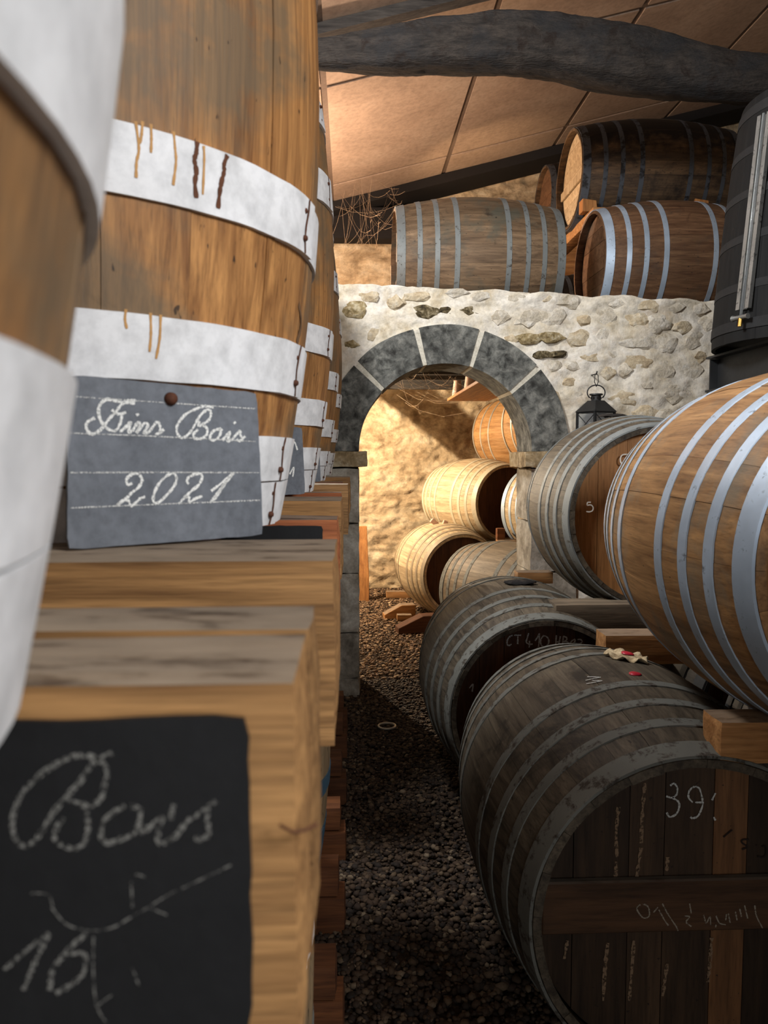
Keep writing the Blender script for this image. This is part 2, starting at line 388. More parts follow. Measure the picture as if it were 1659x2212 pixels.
def slate_mat(name, c0, c1, rough):
    m = rocky(name, [(0.3, c0), (0.55, c1), (0.75, tuple(x * 1.1 for x in c1[:3]) + (1,))], scale=16, fine=90, rough=rough, bstr=0.35, bdist=0.002,
              stretch=(1, 1, 0.4))
    m.node_tree.nodes['Principled BSDF'].inputs['Specular IOR Level'].default_value = 0.35
    return m
T['slate'] = slate_mat('grey_slate', srgb(82, 86, 92), srgb(98, 102, 108), 0.6)
T['slate_black'] = slate_mat('black_slate', srgb(11, 11, 12), srgb(17, 17, 18), 0.7)
T['chalk'] = chalk('white_chalk', srgb(226, 226, 220), 0.44, 700)
T['chalk_faint'] = chalk('faint_chalk', srgb(112, 110, 104), 0.50, 500)
T['chalk_line'] = chalk('thin_chalk_line', srgb(206, 206, 200), 0.50, 600)
T['paint_mark'] = plain('white_marker', srgb(232, 226, 212), 0.7)
T['chalk_barrel'] = chalk('barrel_chalk', srgb(196, 196, 190), 0.42, 260)
T['chalk_batten'] = chalk('batten_chalk', srgb(150, 140, 124), 0.42, 260)
T['wax_drip'] = chalk('pale_drip', srgb(132, 108, 84), 0.46, 120)
T['ink'] = plain('branded_mark', srgb(36, 26, 20), 0.8)
T['rag'] = rocky('sacking', [(0.3, srgb(140, 116, 84)), (0.6, srgb(206, 186, 150)), (0.75, srgb(232, 220, 196))], scale=50, fine=200, bstr=0.4)
T['red_wax'] = plain('red_wax', srgb(176, 34, 52), 0.4, spec=0.5)
T['lead'] = glassy('gauge_glass', (0.85, 0.88, 0.88, 1))
T['glass'] = glassy('lantern_glass', (0.8, 0.82, 0.82, 1))
T['candle'] = plain('candle_wax', srgb(226, 220, 206), 0.5)
T['clay'] = plain('pale_pinkish', srgb(216, 178, 156), 0.7)
T['web'] = plain('cobweb_thread', srgb(150, 128, 104), 0.9)
T['ring'] = plain('pale_metal_ring', srgb(196, 188, 172), 0.4, 0.5)
T['dark_cavity'] = plain('dark_boards', srgb(24, 20, 18), 0.9)

# pebbles: colour per stone
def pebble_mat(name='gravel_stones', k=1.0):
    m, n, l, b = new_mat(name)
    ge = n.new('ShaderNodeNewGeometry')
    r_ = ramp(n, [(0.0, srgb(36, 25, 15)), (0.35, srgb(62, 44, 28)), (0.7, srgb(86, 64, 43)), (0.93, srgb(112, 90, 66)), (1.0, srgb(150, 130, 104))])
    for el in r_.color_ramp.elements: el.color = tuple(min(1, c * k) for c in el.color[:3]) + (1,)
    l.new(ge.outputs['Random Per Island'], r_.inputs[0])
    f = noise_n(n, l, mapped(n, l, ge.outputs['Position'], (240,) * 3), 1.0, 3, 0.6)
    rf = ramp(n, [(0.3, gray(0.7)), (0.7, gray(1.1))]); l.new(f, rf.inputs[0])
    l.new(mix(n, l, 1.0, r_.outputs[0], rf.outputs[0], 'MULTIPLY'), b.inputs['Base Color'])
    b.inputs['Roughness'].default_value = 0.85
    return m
T['pebble'] = pebble_mat('gravel_stones', 0.72)
T['pebble_lit'] = pebble_mat('gravel_stones_lit', 2.0)  # brighter copy of the gravel: lamplight put into its colour

# ------------------------------------------------------------------ setting
def struct(o): return tag(o, kind='structure')
def grid_mesh(name, fn, nu, nv, mat, smooth=True, world_parent=None):
    vs = [fn(i / nu, j / nv) for j in range(nv + 1) for i in range(nu + 1)]
    fs = [(j * (nu + 1) + i, j * (nu + 1) + i + 1, (j + 1) * (nu + 1) + i + 1, (j + 1) * (nu + 1) + i) for j in range(nv) for i in range(nu)]
    me = bpy.data.meshes.new(name); me.from_pydata([tuple(v) for v in vs], [], fs)
    if smooth: me.shade_smooth()
    me.materials.append(mat); return me
def fbm(p, o=4): return noise.fractal(p, 0.9, 2.1, o)

WY, WT = 4.85, 0.41                      # arched wall: front face, thickness
AX, AR, AO, AS = 0.60, 0.546, 0.785, 1.575   # arch centre x, inner and outer radius, springing height
ROOF0, RS = CAM_Z + 2.8, 0.26            # roof height above the aisle line, slope
FAR = 9.0
def roof(x): return ROOF0 + RS * x

fl = struct(obj('floor', grid_mesh('floor', lambda u, v: (-1.4 + 6.0 * u, -2.6 + 11.8 * v, 0.012 * fbm(Vector((6 * u * 3, 11.8 * v * 3, 0)))), 90, 180, T['gravel_bed'])))

# pebbles (too many to count)
def pebbles(name, x0, x1, y0, y1, count, rmin, rmax, seed):
    rng = np.random.default_rng(seed)
    t = (1 + 5 ** 0.5) / 2
    iv = np.array([(-1, t, 0), (1, t, 0), (-1, -t, 0), (1, -t, 0), (0, -1, t), (0, 1, t), (0, -1, -t), (0, 1, -t), (t, 0, -1), (t, 0, 1), (-t, 0, -1), (-t, 0, 1)], float)
    iv /= np.linalg.norm(iv[0])
    fi = np.array([(0, 11, 5), (0, 5, 1), (0, 1, 7), (0, 7, 10), (0, 10, 11), (1, 5, 9), (5, 11, 4), (11, 10, 2), (10, 7, 6), (7, 1, 8),
                   (3, 9, 4), (3, 4, 2), (3, 2, 6), (3, 6, 8), (3, 8, 9), (4, 9, 5), (2, 4, 11), (6, 2, 10), (8, 6, 7), (9, 8, 1)])
    n = count
    rad = rmin + (rmax - rmin) * rng.random(n) ** 2
    sc = np.stack([rad * (0.8 + 0.7 * rng.random(n)), rad * (0.7 + 0.5 * rng.random(n)), rad * (0.45 + 0.35 * rng.random(n))], 1)
    an = rng.random(n) * 6.283; ca, sa = np.cos(an), np.sin(an)
    v = iv[None] * sc[:, None, :] * (0.82 + 0.36 * rng.random((n, 12, 1)))
    vx = v[..., 0] * ca[:, None] - v[..., 1] * sa[:, None]; vy = v[..., 0] * sa[:, None] + v[..., 1] * ca[:, None]
    c = np.stack([x0 + (x1 - x0) * rng.random(n), y0 + (y1 - y0) * rng.random(n), 0.004 + 0.012 * rng.random(n)], 1)
    V = np.stack([vx, vy, v[..., 2]], 2) + c[:, None, :]
    F = fi[None] + (np.arange(n) * 12)[:, None, None]
    me = bpy.data.meshes.new(name); V = V.reshape(-1, 3); F = F.reshape(-1, 3)
    me.vertices.add(len(V)); me.vertices.foreach_set('co', V.ravel())
    me.loops.add(len(F) * 3); me.loops.foreach_set('vertex_index', F.ravel().astype(np.int32))
    me.polygons.add(len(F)); me.polygons.foreach_set('loop_start', np.arange(0, len(F) * 3, 3, dtype=np.int32))
    me.polygons.foreach_set('loop_total', np.full(len(F), 3, np.int32))
    me.update(); me.validate(); me.shade_smooth()
    return me
gv = obj('gravel', pebbles('gravel', -0.25, 0.95, 1.7, 5.2, 23000, 0.006, 0.015, 3), T['pebble'])
tag(gv, 'loose brown gravel covering the narrow aisle floor', 'gravel', kind='stuff')
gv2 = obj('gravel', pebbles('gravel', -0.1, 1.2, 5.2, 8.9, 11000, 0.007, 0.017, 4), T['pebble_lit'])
tag(gv2, 'lamp-lit gravel on the floor beyond the stone archway', 'gravel', kind='stuff')

# plain side walls closing the cellar
def slab(name, c, d, mat): return struct(MB().box(c, d).build(name, mat))
slab('wall_left', (-1.45, 3.2, 2.4), (0.1, 12.0, 4.8), T['dark_wall'])
slab('wall_right', (4.65, 3.2, 3.0), (0.1, 12.0, 6.0), T['dark_wall'])
slab('wall_rear', (1.6, -2.75, 3.0), (6.2, 0.1, 6.0), T['dark_wall'])

def far_pt(u, v):
    x = -1.4 + 6.0 * u; z = 5.7 * v
    d = 0.030 * fbm(Vector((x * 5.2, 0, z * 9.5)), 5) + 0.020 * noise.noise(Vector((x * 13, 4, z * 22)))
    return (x, FAR + d, z)
struct(obj('wall_far', grid_mesh('wall_far', far_pt, 260, 240, T['far_wall'])))

# ---- arched stone wall
_tl, _tr = P(740, 612, WY), P(1550, 651, WY)
def wall_top(x):
    z = _tl.z + (_tr.z - _tl.z) * (x - _tl.x) / (_tr.x - _tl.x)
    return z + 0.018 * fbm(Vector((x * 5, 7, 0)), 4)
def wall_pt(x, z, s=1.0):
    p = Vector((x * 4.2, 1.3, z * 5.2))
    d = 0.020 * fbm(p, 5) + 0.012 * noise.noise(Vector((x * 14, 5, z * 18)))
    return (x, WY + s * d, z)
X0, X1 = -1.4, 4.6
def cols(x0, x1): return [x0 + (x1 - x0) * i / max(2, int(abs(x1 - x0) / 0.022)) for i in range(max(2, int(abs(x1 - x0) / 0.022)) + 1)]
rm_ = AO - 0.06
xs = cols(X0, AX - rm_)[:-1] + [AX - rm_ * math.cos(math.pi * i / 64) for i in range(65)] + cols(AX + rm_, X1)[1:]
nv = 60; vs = []; fs = []
def up_lo(x):
    d = abs(x - AX); return AS + math.sqrt(max(0.0, rm_ * rm_ - d * d))
def sheet(xl, lo, hi, n_):
    b0 = len(vs)
    for x in xl:
        for j in range(n_ + 1): vs.append(wall_pt(x, lo(x) + (hi(x) - lo(x)) * j / n_))
    for i in range(len(xl) - 1):
        for j in range(n_): a = b0 + i * (n_ + 1) + j; fs.append((a, a + n_ + 1, a + n_ + 2, a + 1))
sheet(xs, up_lo, wall_top, nv)
sheet(cols(X0, AX - rm_), lambda x: 0.0, lambda x: AS, 70); sheet(cols(AX + rm_, X1), lambda x: 0.0, lambda x: AS, 70)
n0 = len(vs)                                # top and back
for i, x in enumerate(xs):
    z = wall_top(x)
    vs += [(x, WY + 0.14, z + 0.008 * noise.noise(Vector((x * 9, 3, 1)))), (x, WY + WT, z - 0.02), (x, WY + WT, up_lo(x)), (x, WY + WT, up_lo(x) if abs(x - AX) < rm_ else 0.0)]
for i in range(len(xs) - 1):
    a = i * (nv + 1) + nv; b = n0 + i * 4
    fs += [(a, a + nv + 1, b + 4, b), (b, b + 4, b + 5, b + 1), (b + 1, b + 5, b + 6, b + 2)]
    if abs(xs[i] - AX) >= rm_ - 1e-6 and abs(xs[i + 1] - AX) >= rm_ - 1e-6: fs.append((b + 2, b + 6, b + 7, b + 3))
me = bpy.data.meshes.new('wall_middle'); me.from_pydata(vs, [], fs); me.shade_smooth(); me.materials.append(T['plaster'])
wallm = struct(obj('wall_middle', me))

# voussoirs, mortar joints, imposts, jamb stones
def voussoir(a0, a1, name, mat, ri, ro, y0, y1, jit, n=10):
    mb = MB(); vs = []; rows = []
    for i in range(n + 1):
        a = R(a0 + (a1 - a0) * i / n)
        ro2 = ro + jit * 0.012 * noise.noise(Vector((a * 3, 2, 2)))
        for (rr, yy) in ((ri, y0), (ro2, y0), (ro2, y1), (ri, y1)):
            vs.append((AX + rr * math.cos(a), yy, AS + rr * math.sin(a)))
    fs = []
    for i in range(n):
        for k in range(4):
            q = i * 4; fs.append((q + k, q + (k + 1) % 4, q + 4 + (k + 1) % 4, q + 4 + k))
    fs += [(0, 1, 2, 3), (n * 4, n * 4 + 3, n * 4 + 2, n * 4 + 1)]
    return mb.add(vs, fs).build(name, mat, wallm, angle=40)
cuts = [0, 42, 73.5, 104, 136, 180]
for a0, a1 in zip(cuts[:-1], cuts[1:]):
    voussoir(a0 + (1.4 if a0 else 0), a1 - (1.4 if a1 < 180 else 0), 'voussoir', T['arch'], AR, AO, WY - 0.022, WY + WT, 1)
for a in cuts[1:-1]:
    voussoir(a - 1.4, a + 1.4, 'mortar_joint', T['mortar'], AR + 0.004, AO - 0.012, WY - 0.016, WY + WT - 0.01, 0, 2)
def rough_block(c, d, amp, seed, bev=0.006, sub=3):
    bm = bmesh.new(); bmesh.ops.create_cube(bm, size=1.0)
    bmesh.ops.subdivide_edges(bm, edges=list(bm.edges), cuts=sub, use_grid_fill=True)
    for v in bm.verts:
        q = Vector((v.co.x * d[0], v.co.y * d[1], v.co.z * d[2]))
        # round the corners a little
        k = sum(1 for e in v.co if abs(abs(e) - 0.5) < 1e-4)
        off = noise.noise_vector(Vector((q.x * 9 + seed, q.y * 9, q.z * 9))) * amp
        s_ = 1 - (0.012 if k == 2 else 0.025 if k == 3 else 0)
        v.co = Vector(c) + Vector((q.x * s_, q.y * s_, q.z * s_)) + off
    me = bpy.data.meshes.new('block'); bm.to_mesh(me); bm.free(); me.shade_smooth()
    try: me.set_sharp_from_angle(angle=R(45))
    except Exception: pass
    return me
for sx in (-1, 1):
    xin = AX + sx * AR; zs = [0, 0.13, 0.42, 0.80, 1.12, AS - 0.105]
    for k in range(len(zs) - 1):
        wd = 0.25 + 0.05 * ((k * 7) % 3) / 2
        xi = xin - sx * 0.0
        obj('jamb_stone', rough_block((xi + sx * wd / 2, WY + WT / 2 - 0.012, (zs[k] + zs[k + 1]) / 2), (wd, WT + 0.03, zs[k + 1] - zs[k] - 0.006), 0.012, k * 3 + sx), T['jamb'], wallm)
    obj('impost_stone', rough_block((xin + sx * 0.13 - sx * 0.02, WY + WT / 2 - 0.02, AS - 0.052), (0.32, WT + 0.07, 0.10), 0.010, 40 + sx), T['impost'], wallm)

# individual rubble stones showing through the plaster
STV = []
for k in range(10):
    bm = bmesh.new(); bmesh.ops.create_icosphere(bm, subdivisions=2, radius=1.0)
    for v in bm.verts:
        d = 1 + 0.55 * noise.noise(v.co * 1.6 + Vector((k * 9, 0, 0))) + 0.30 * noise.noise(v.co * 4.2 + Vector((0, k * 7, 0)))
        v.co = v.co * d
    me = bpy.data.meshes.new('stone'); bm.to_mesh(me); bm.free(); STV.append(me)
def stone(px, py, w_, h_, mat, depth=0.022, k=None, proud=0.0):
    c = P(px, py, WY); s = WY / FPX
    k = random.randrange(10) if k is None else k
    me = STV[k].copy(); me.materials.clear(); me.materials.append(mat)
    M = Matrix.Translation((c.x, WY + 0.011 - proud, c.z)) @ Matrix.Rotation(random.uniform(-0.12, 0.12), 4, 'Y') @ Matrix.Diagonal((w_ * s / 2, depth, h_ * s / 2, 1))
    obj('stone', me, mat, wallm, M)
random.seed(11)
D, O, L_, N_ = T['rubble_dark'], T['rubble_olive'], T['rubble'], T['rubble_tan']
for a in [(930, 673, 78, 26, D), (995, 678, 66, 26, D), (962, 674, 50, 22, D), (1142, 731, 60, 22, O), (1188, 728, 66, 22, O), (1172, 766, 46, 18, D), (1205, 765, 44, 14, D),
          (764, 668, 66, 34, O), (760, 745, 40, 16, O), (1080, 684, 44, 30, L_), (1145, 686, 60, 34, L_), (1192, 682, 62, 36, L_), (1312, 684, 48, 36, L_),
          (1375, 692, 56, 34, N_), (1420, 698, 56, 36, L_), (1478, 706, 44, 26, N_), (1530, 698, 40, 34, L_), (1255, 733, 62, 40, N_), (1305, 724, 46, 36, L_), (1380, 738, 96, 36, L_),
          (1440, 740, 50, 40, L_), (1502, 734, 52, 44, L_), (1316, 806, 34, 28, N_), (1196, 790, 36, 24, L_), (1245, 790, 50, 22, L_), (1232, 826, 44, 22, N_), (1280, 770, 64, 30, N_),
          (1430, 800, 70, 44, L_), (1500, 800, 50, 40, L_), (1385, 780, 64, 34, N_), (1350, 800, 40, 26, L_), (1460, 850, 66, 40, L_), (1350, 860, 90, 36, N_), (1395, 890, 60, 40, N_),
          (855, 654, 40, 26, N_), (812, 720, 44, 34, N_), (1040, 640, 50, 20, L_), (1120, 644, 62, 22, L_), (1225, 650, 70, 28, L_), (1180, 645, 40, 22, N_), (1330, 655, 60, 24, L_),
          (1400, 660, 66, 26, N_), (1460, 664, 50, 26, L_), (1515, 668, 46, 24, L_), (905, 640, 60, 18, N_), (985, 632, 54, 18, L_), (800, 640, 46, 22, N_), (1105, 735, 36, 20, N_),
          (1250, 860, 40, 30, L_), (1205, 855, 36, 30, N_), (1440, 900, 50, 34, L_), (1265, 690, 36, 26, N_), (1515, 770, 40, 26, N_), (1400, 830, 44, 26, L_), (1320, 765, 40, 24, L_)]:
    stone(a[0], a[1], a[2] * 1.08, a[3] * 1.1, a[4], depth=0.020, proud=0.0 if a[4] in (L_, N_) else 0.007)

# ---- loft floor (ceiling of the lower room)
LOFT = 2.465
lf = slab('floor_loft', (1.6, (WY + WT + FAR) / 2 + 0.02, LOFT - 0.05), (6.0, FAR - WY - WT, 0.10), T['chock_grey'])
for k in range(7):
    MB().box((1.6, 5.65 + k * 0.5, LOFT - 0.13), (6.0, 0.09, 0.07)).build('joist', T['rafter'], lf, bevel=0.006)

# ---- roof: backing and one object per panel
ceil = struct(MB().add([(x, y, roof(x) + dz) for dz in (0.012, 0.11) for x in (-1.45, 4.75) for y in (-2.8, 9.1)],
                       [(0, 1, 3, 2), (4, 6, 7, 5), (0, 2, 6, 4), (1, 5, 7, 3), (0, 4, 5, 1), (2, 3, 7, 6)]).build('ceiling', T['panel_joint']))
ex = [-1.45, -0.19, 1.01, 2.21, 3.43, 4.75]; ey = [-2.8, -0.6, 1.6, 3.75, 5.93, 8.0, 9.05]
sl = Vector((1, 0, RS)).normalized(); upn = Vector((-RS, 0, 1)).normalized()
for i in range(len(ex) - 1):
    for j in range(len(ey) - 1):
        g = 0.024; vs = []
        nu, nvv = 6, 8
        for q in range(nvv + 1):
            for p in range(nu + 1):
                x = ex[i] + g + (ex[i + 1] - ex[i] - 2 * g) * p / nu; y = ey[j] + g + (ey[j + 1] - ey[j] - 2 * g) * q / nvv
                sag = -0.006 * math.sin(math.pi * p / nu) * math.sin(math.pi * q / nvv) * (1 + noise.noise(Vector((i * 3.1, j * 2.3, 0))))
                vs.append((x, y, roof(x) + sag))
        fs = [(q * (nu + 1) + p, q * (nu + 1) + p + 1, (q + 1) * (nu + 1) + p + 1, (q + 1) * (nu + 1) + p) for q in range(nvv) for p in range(nu)]
        nb = len(vs)
        vs2 = [(a, b_, c_ + 0.03) for a, b_, c_ in vs]
        rim = [p for p in range(nu + 1)] + [(q + 1) * (nu + 1) + nu for q in range(nvv)] + [nvv * (nu + 1) + p for p in range(nu - 1, -1, -1)] + [q * (nu + 1) for q in range(nvv - 1, 0, -1)]
        fs += [(rim[k], rim[(k + 1) % len(rim)], rim[(k + 1) % len(rim)] + nb, rim[k] + nb) for k in range(len(rim))]
        MB().add(vs + vs2, fs).build('roof_panel', T['panel'], ceil, angle=40)
# sloping rafter above the trunk and dark purlins
def sloped(name, y, depth, wid, mat, x0=-1.4, x1=4.6):
    vs = []
    for x in (x0, x1):
        for yy in (y - wid / 2, y + wid / 2):
            for dz in (0.0, -depth): vs.append((x, yy, roof(x) + dz - 0.004))
    return MB().add(vs, [(0, 1, 3, 2), (4, 6, 7, 5), (0, 4, 5, 1), (2, 3, 7, 6), (0, 2, 6, 4), (1, 5, 7, 3)]).build(name, mat, ceil)
sloped('rafter', 5.12, 0.07, 0.10, T['rafter']); sloped('rafter', 8.72, 0.10, 0.5, T['dark_cavity'])
MB().box((1.6, 8.78, 4.12), (6.0, 0.24, 0.34)).build('tie_beam', T['dark_cavity'], ceil, bevel=0.01)

# ------------------------------------------------------------------ barrels
CACHE = {}
def prof_fn(Rb, Rh, L, Rt=None, belly=0.0):
    def f(z):
        t = (z - belly) / (L / 2)
        if Rt is not None: return Rh + (Rt - Rh) * (z / L + 0.5) + Rb * (1 - (2 * z / L) ** 2)
        return Rb - (Rb - Rh) * abs(t) ** 1.9
    return f
def stave_meshes(key, f, L, nst, seed):
    k0 = ('st', key, nst, seed)
    if k0 in CACHE: return CACHE[k0]
    rnd = random.Random(seed)
    ws = [rnd.uniform(0.7, 1.35) for _ in range(nst)]; tot = sum(ws); out = []; a = rnd.uniform(0, 6)
    NZ, NT = 12, 3
    for w_ in ws:
        da = 2 * math.pi * w_ / tot; g = 0.0004
        dr = rnd.uniform(-0.0009, 0.0009); vs = []
        for (inner) in (0, 1):
            for j in range(NZ + 1):
                z = -L / 2 + L * j / NZ + (rnd.uniform(-0.002, 0.002) if j in (0, NZ) else 0)
                r0 = f(z); rr = r0 - (0.026 if inner else 0) + dr
                if not inner and j in (0, NZ): rr -= 0.006
                for i in range(NT + 1):
                    e = 0.0006 if (i in (0, NT) and not inner) else 0
                    an = a + g / r0 + (da - 2 * g / r0) * i / NT
                    vs.append(((rr - e) * math.cos(an), (rr - e) * math.sin(an), z))
        n = NT + 1; off = (NZ + 1) * n; fs = []
        for j in range(NZ):
            for i in range(NT):
                q = j * n + i; fs.append((q, q + 1, q + n + 1, q + n)); q += off; fs.append((q, q + n, q + n + 1, q + 1))
            for i, rv in ((0, 0), (NT, 1)):
                q = j * n + i; fc = (q, q + n, q + n + off, q + off); fs.append(fc if not rv else fc[::-1])
        for j, rv in ((0, 1), (NZ, 0)):
            for i in range(NT):
                q = j * n + i; fc = (q, q + 1, q + 1 + off, q + off); fs.append(fc if not rv else fc[::-1])
        me = MB().add(vs, fs).mesh('stave', angle=35); out.append(me); a += da
    CACHE[k0] = out; return out
def hoop_mesh(key, f, zc, w_, th, lap=None, seed=0):
    k0 = ('hp', key, round(zc, 4), w_, th, lap, seed)
    if k0 in CACHE: return CACHE[k0]
    mb = MB(); n = 84; m = 4; rnd = random.Random(seed)
    if lap is None:
        pr = [(f(zc - w_ / 2 + w_ * i / m) + th, zc - w_ / 2 + w_ * i / m) for i in range(m + 1)]
        pr += [(f(zc + w_ / 2) - 0.004, zc + w_ / 2), (f(zc - w_ / 2) - 0.004, zc - w_ / 2)]
        me = mb.lathe(pr, n, close=True).mesh('hoop', angle=35)
    else:                                   # riveted strap: the free end rides over the other one
        a0 = R(lap); tot = 2 * math.pi + R(16); n = 110; vs = []
        for i in range(n + 1):
            a = a0 + tot * i / n
            up = 0.0
            if a > a0 + 2 * math.pi - R(2): up = th * min(1, (a - a0 - 2 * math.pi + R(2)) / R(3))
            wob = 0.0012 * noise.noise(Vector((a * 6, zc * 50, seed)))
            for k in range(m + 1):
                z = zc - w_ / 2 + w_ * k / m + (wob if k in (0, m) else 0)
                vs.append(((f(z) + th + up) * math.cos(a), (f(z) + th + up) * math.sin(a), z))
            for k in (m, 0):
                z = zc - w_ / 2 + w_ * k / m + wob
                r_ = f(z) + up - (0.003 if up == 0 else 0)
                vs.append((r_ * math.cos(a), r_ * math.sin(a), z))
        c = m + 3; fs = []
        for i in range(n):
            for k in range(c): q = i * c; fs.append((q + k, q + (k + 1) % c, q + c + (k + 1) % c, q + c + k))
        fs += [tuple(range(c)), tuple(n * c + k for k in range(c))[::-1]]
        me = mb.add(vs, fs).mesh('hoop', angle=35)
    CACHE[k0] = me; return me
def head_boards(key, r_, z0, th, nb, seed, sgn):
    k0 = ('hd', key, nb, seed, sgn)
    if k0 in CACHE: return CACHE[k0]
    rnd = random.Random(seed); ws = [rnd.uniform(0.75, 1.3) for _ in range(nb)]; tot = sum(ws); x = -r_; out = []
    for w_ in ws:
        xa, xb = x + 0.001, x + 2 * r_ * w_ / tot - 0.001; x += 2 * r_ * w_ / tot
        pts = []
        for i in range(6): xx = xa + (xb - xa) * i / 5; pts.append((xx, math.sqrt(max(0, r_ * r_ - xx * xx))))
        for i in range(5, -1, -1): xx = xa + (xb - xa) * i / 5; pts.append((xx, -math.sqrt(max(0, r_ * r_ - xx * xx))))
        dz = rnd.uniform(-0.0015, 0.0015); n = len(pts)
        za, zb = sgn * (z0 - th) , sgn * (z0 + dz)
        vs = [(p[0], p[1], za) for p in pts] + [(p[0], p[1], zb) for p in pts]
        fs = [tuple(range(n))[::-1], tuple(range(n, 2 * n))] + [(i, (i + 1) % n, n + (i + 1) % n, n + i) for i in range(n)]
        out.append(MB().add(vs, fs).mesh('head_board'))
    CACHE[k0] = out; return out

STD = [0.945, 0.73, 0.53, 0.30]; STDW = [0.058, 0.034, 0.034, 0.036]
def own(me, mat):
    """share one datablock per (mesh, material)"""
    k = ('own', me.name, mat.name)
    if k not in CACHE:
        c = me.copy(); c.materials.clear(); c.materials.append(mat); CACHE[k] = c
    return CACHE[k]
def barrel(name, label, cat, group, loc, rz=0.0, upright=False, Rb=0.45, Rh=0.385, L=1.04, nst=24, seed=1, wood_m='amber', hoop_m='galv', head_m='head',
           hoops=None, heads=(1, -1), roll=0.0, th=0.0025, lap=None, nb=7, rivets=False, tilt=0.0, hoop_mats=None, Rt=None, belly=0.0, recess=0.045):
    f = prof_fn(Rb, Rh, L, Rt, belly); key = (Rb, Rh, L, Rt, belly)
    M0 = Matrix.Translation(loc) @ Matrix.Rotation(rz, 4, 'Z')
    root = empty(name, None, M=M0)
    if upright: M = Matrix.Translation((0, 0, L / 2)) @ Matrix.Rotation(roll, 4, 'Z')
    else: M = Matrix.Translation((0, 0, Rb)) @ Matrix.Rotation(tilt, 4, 'X') @ Matrix.Rotation(R(90), 4, 'X') @ Matrix.Rotation(roll, 4, 'Z')   # +z head looks towards -y
    tag(root, label, cat, group)
    for me in stave_meshes(key, f, L, nst, seed): obj('stave', own(me, T[wood_m]), None, root, M)
    if hoops is None: hoops = [(s * t * L / 2, w_) for t, w_ in zip(STD, STDW) for s in (1, -1)]
    for i, (zc, w_) in enumerate(hoops):
        hm = T[hoop_mats[i] if hoop_mats else hoop_m]
        lp = None if lap is None else lap + (i % 3) * 1.5
        ho = obj('hoop', own(hoop_mesh(key, f, zc, w_, th, lp, i if lap is not None else 0), hm), None, root, M)
        if rivets:
            for dz in (-0.25, 0.25):
                a = R((lap if lap is not None else 20) + 10 + (i % 3) * 1.5); r_ = f(zc) + th * (2.2 if lap is not None else 1.2)
                rm = MB(); rm.lathe([(0.0001, 0.003), (0.003, 0.0022), (0.0042, 0.0), (0.0042, -0.003)], 10)
                q = Matrix.Translation((r_ * math.cos(a), r_ * math.sin(a), zc + dz * w_)) @ Matrix.Rotation(a, 4, 'Z') @ Matrix.Rotation(R(90), 4, 'Y')
                rm.v = [tuple(q @ Vector(v)) for v in rm.v]
                rm.build('rivet', T['rust'], ho, smooth=True)
    for s in heads:
        rr = f(s * L / 2) - 0.022
        for me in head_boards(key, rr, L / 2 - recess, 0.022, nb, seed + 5, s): obj('head_board', own(me, T[head_m]), None, root, M)
    return root, M, f

def catmull(pts, per=6):
    pts = [Vector(p) for p in pts]
    if len(pts) < 3: 
        return [pts[0].lerp(pts[-1], i / 8) for i in range(9)]
    q = [pts[0] * 2 - pts[1]] + pts + [pts[-1] * 2 - pts[-2]]; out = []
    for i in range(1, len(q) - 2):
        for k in range(per):
            t = k / per
            out.append(0.5 * ((2 * q[i]) + (q[i + 1] - q[i - 1]) * t + (2 * q[i - 1] - 5 * q[i] + 4 * q[i + 1] - q[i + 2]) * t * t + (3 * q[i] - q[i - 1] - 3 * q[i + 1] + q[i + 2]) * t ** 3))
    return out + [pts[-1]]
def strokes(name, lines, normal, width, mat, parent, lift=0.0006, jit=0.35, seed=0):
    """chalk strokes as thin ribbons lying on a face; lines are lists of world points, normal a vector or a function of the point"""
    rnd = random.Random(seed); mb = MB()
    for ln in lines:
        pts = catmull(ln)
        vs = []; fs = []
        for i, p in enumerate(pts):
            nrm = normal(p) if callable(normal) else normal
            t = (pts[min(i + 1, len(pts) - 1)] - pts[max(i - 1, 0)])
            if t.length < 1e-9: t = Vector((1, 0, 0))
            s_ = t.normalized().cross(nrm).normalized() * width * 0.5 * (1 + rnd.uniform(-jit, jit))
            vs += [p + s_ + nrm * lift, p - s_ + nrm * lift]
        fs = [(2 * i, 2 * i + 1, 2 * i + 3, 2 * i + 2) for i in range(len(pts) - 1)]
        mb.add(vs, fs)
    return mb.build(name, mat, parent, world=True)

# ---- upper row of upright white-hooped casks on the left
VX, VS, VB = -0.434, 1.06, 1.436
VY = [0.186, 1.167, 2.227, 3.287, 4.345]
VL, VRb, VRh = 1.23, 0.39, 0.322
vh = [(-0.069, 0.060), (-0.007, 0.060), (0.116, 0.070), (0.307, 0.072), (0.71, 0.084), (0.92, 0.07), (1.04, 0.06), (1.10, 0.058)]
VH = [(h + 0.1 - VL / 2 + 0.0, w_) for h, w_ in vh]
vlab = ['big upright oak cask with white hoops, nearest and blurred at left edge',
        'upright oak cask with drip-stained white hoops behind the grey slate sign',
        'upright white-hooped cask, third along the left row, second behind the slate sign',
        'upright white-hooped cask, fourth along the left row, mostly hidden by the third',
        'upright white-hooped cask, last of the left row, beside the stone arch']
VATS = []
for i, y in enumerate(VY):
    VATS.append(barrel('upright_cask', vlab[i], 'cask', 'upright casks with white hoops', (VX, y, VB), upright=True, Rb=VRb, Rh=VRh, L=VL, nst=20, seed=21 + i % 2,
                       wood_m='vat', hoop_m='white', head_m='head', hoops=VH, th=0.004, lap=-26, rivets=True, nb=6, roll=R(0 if i != 0 else -14)))
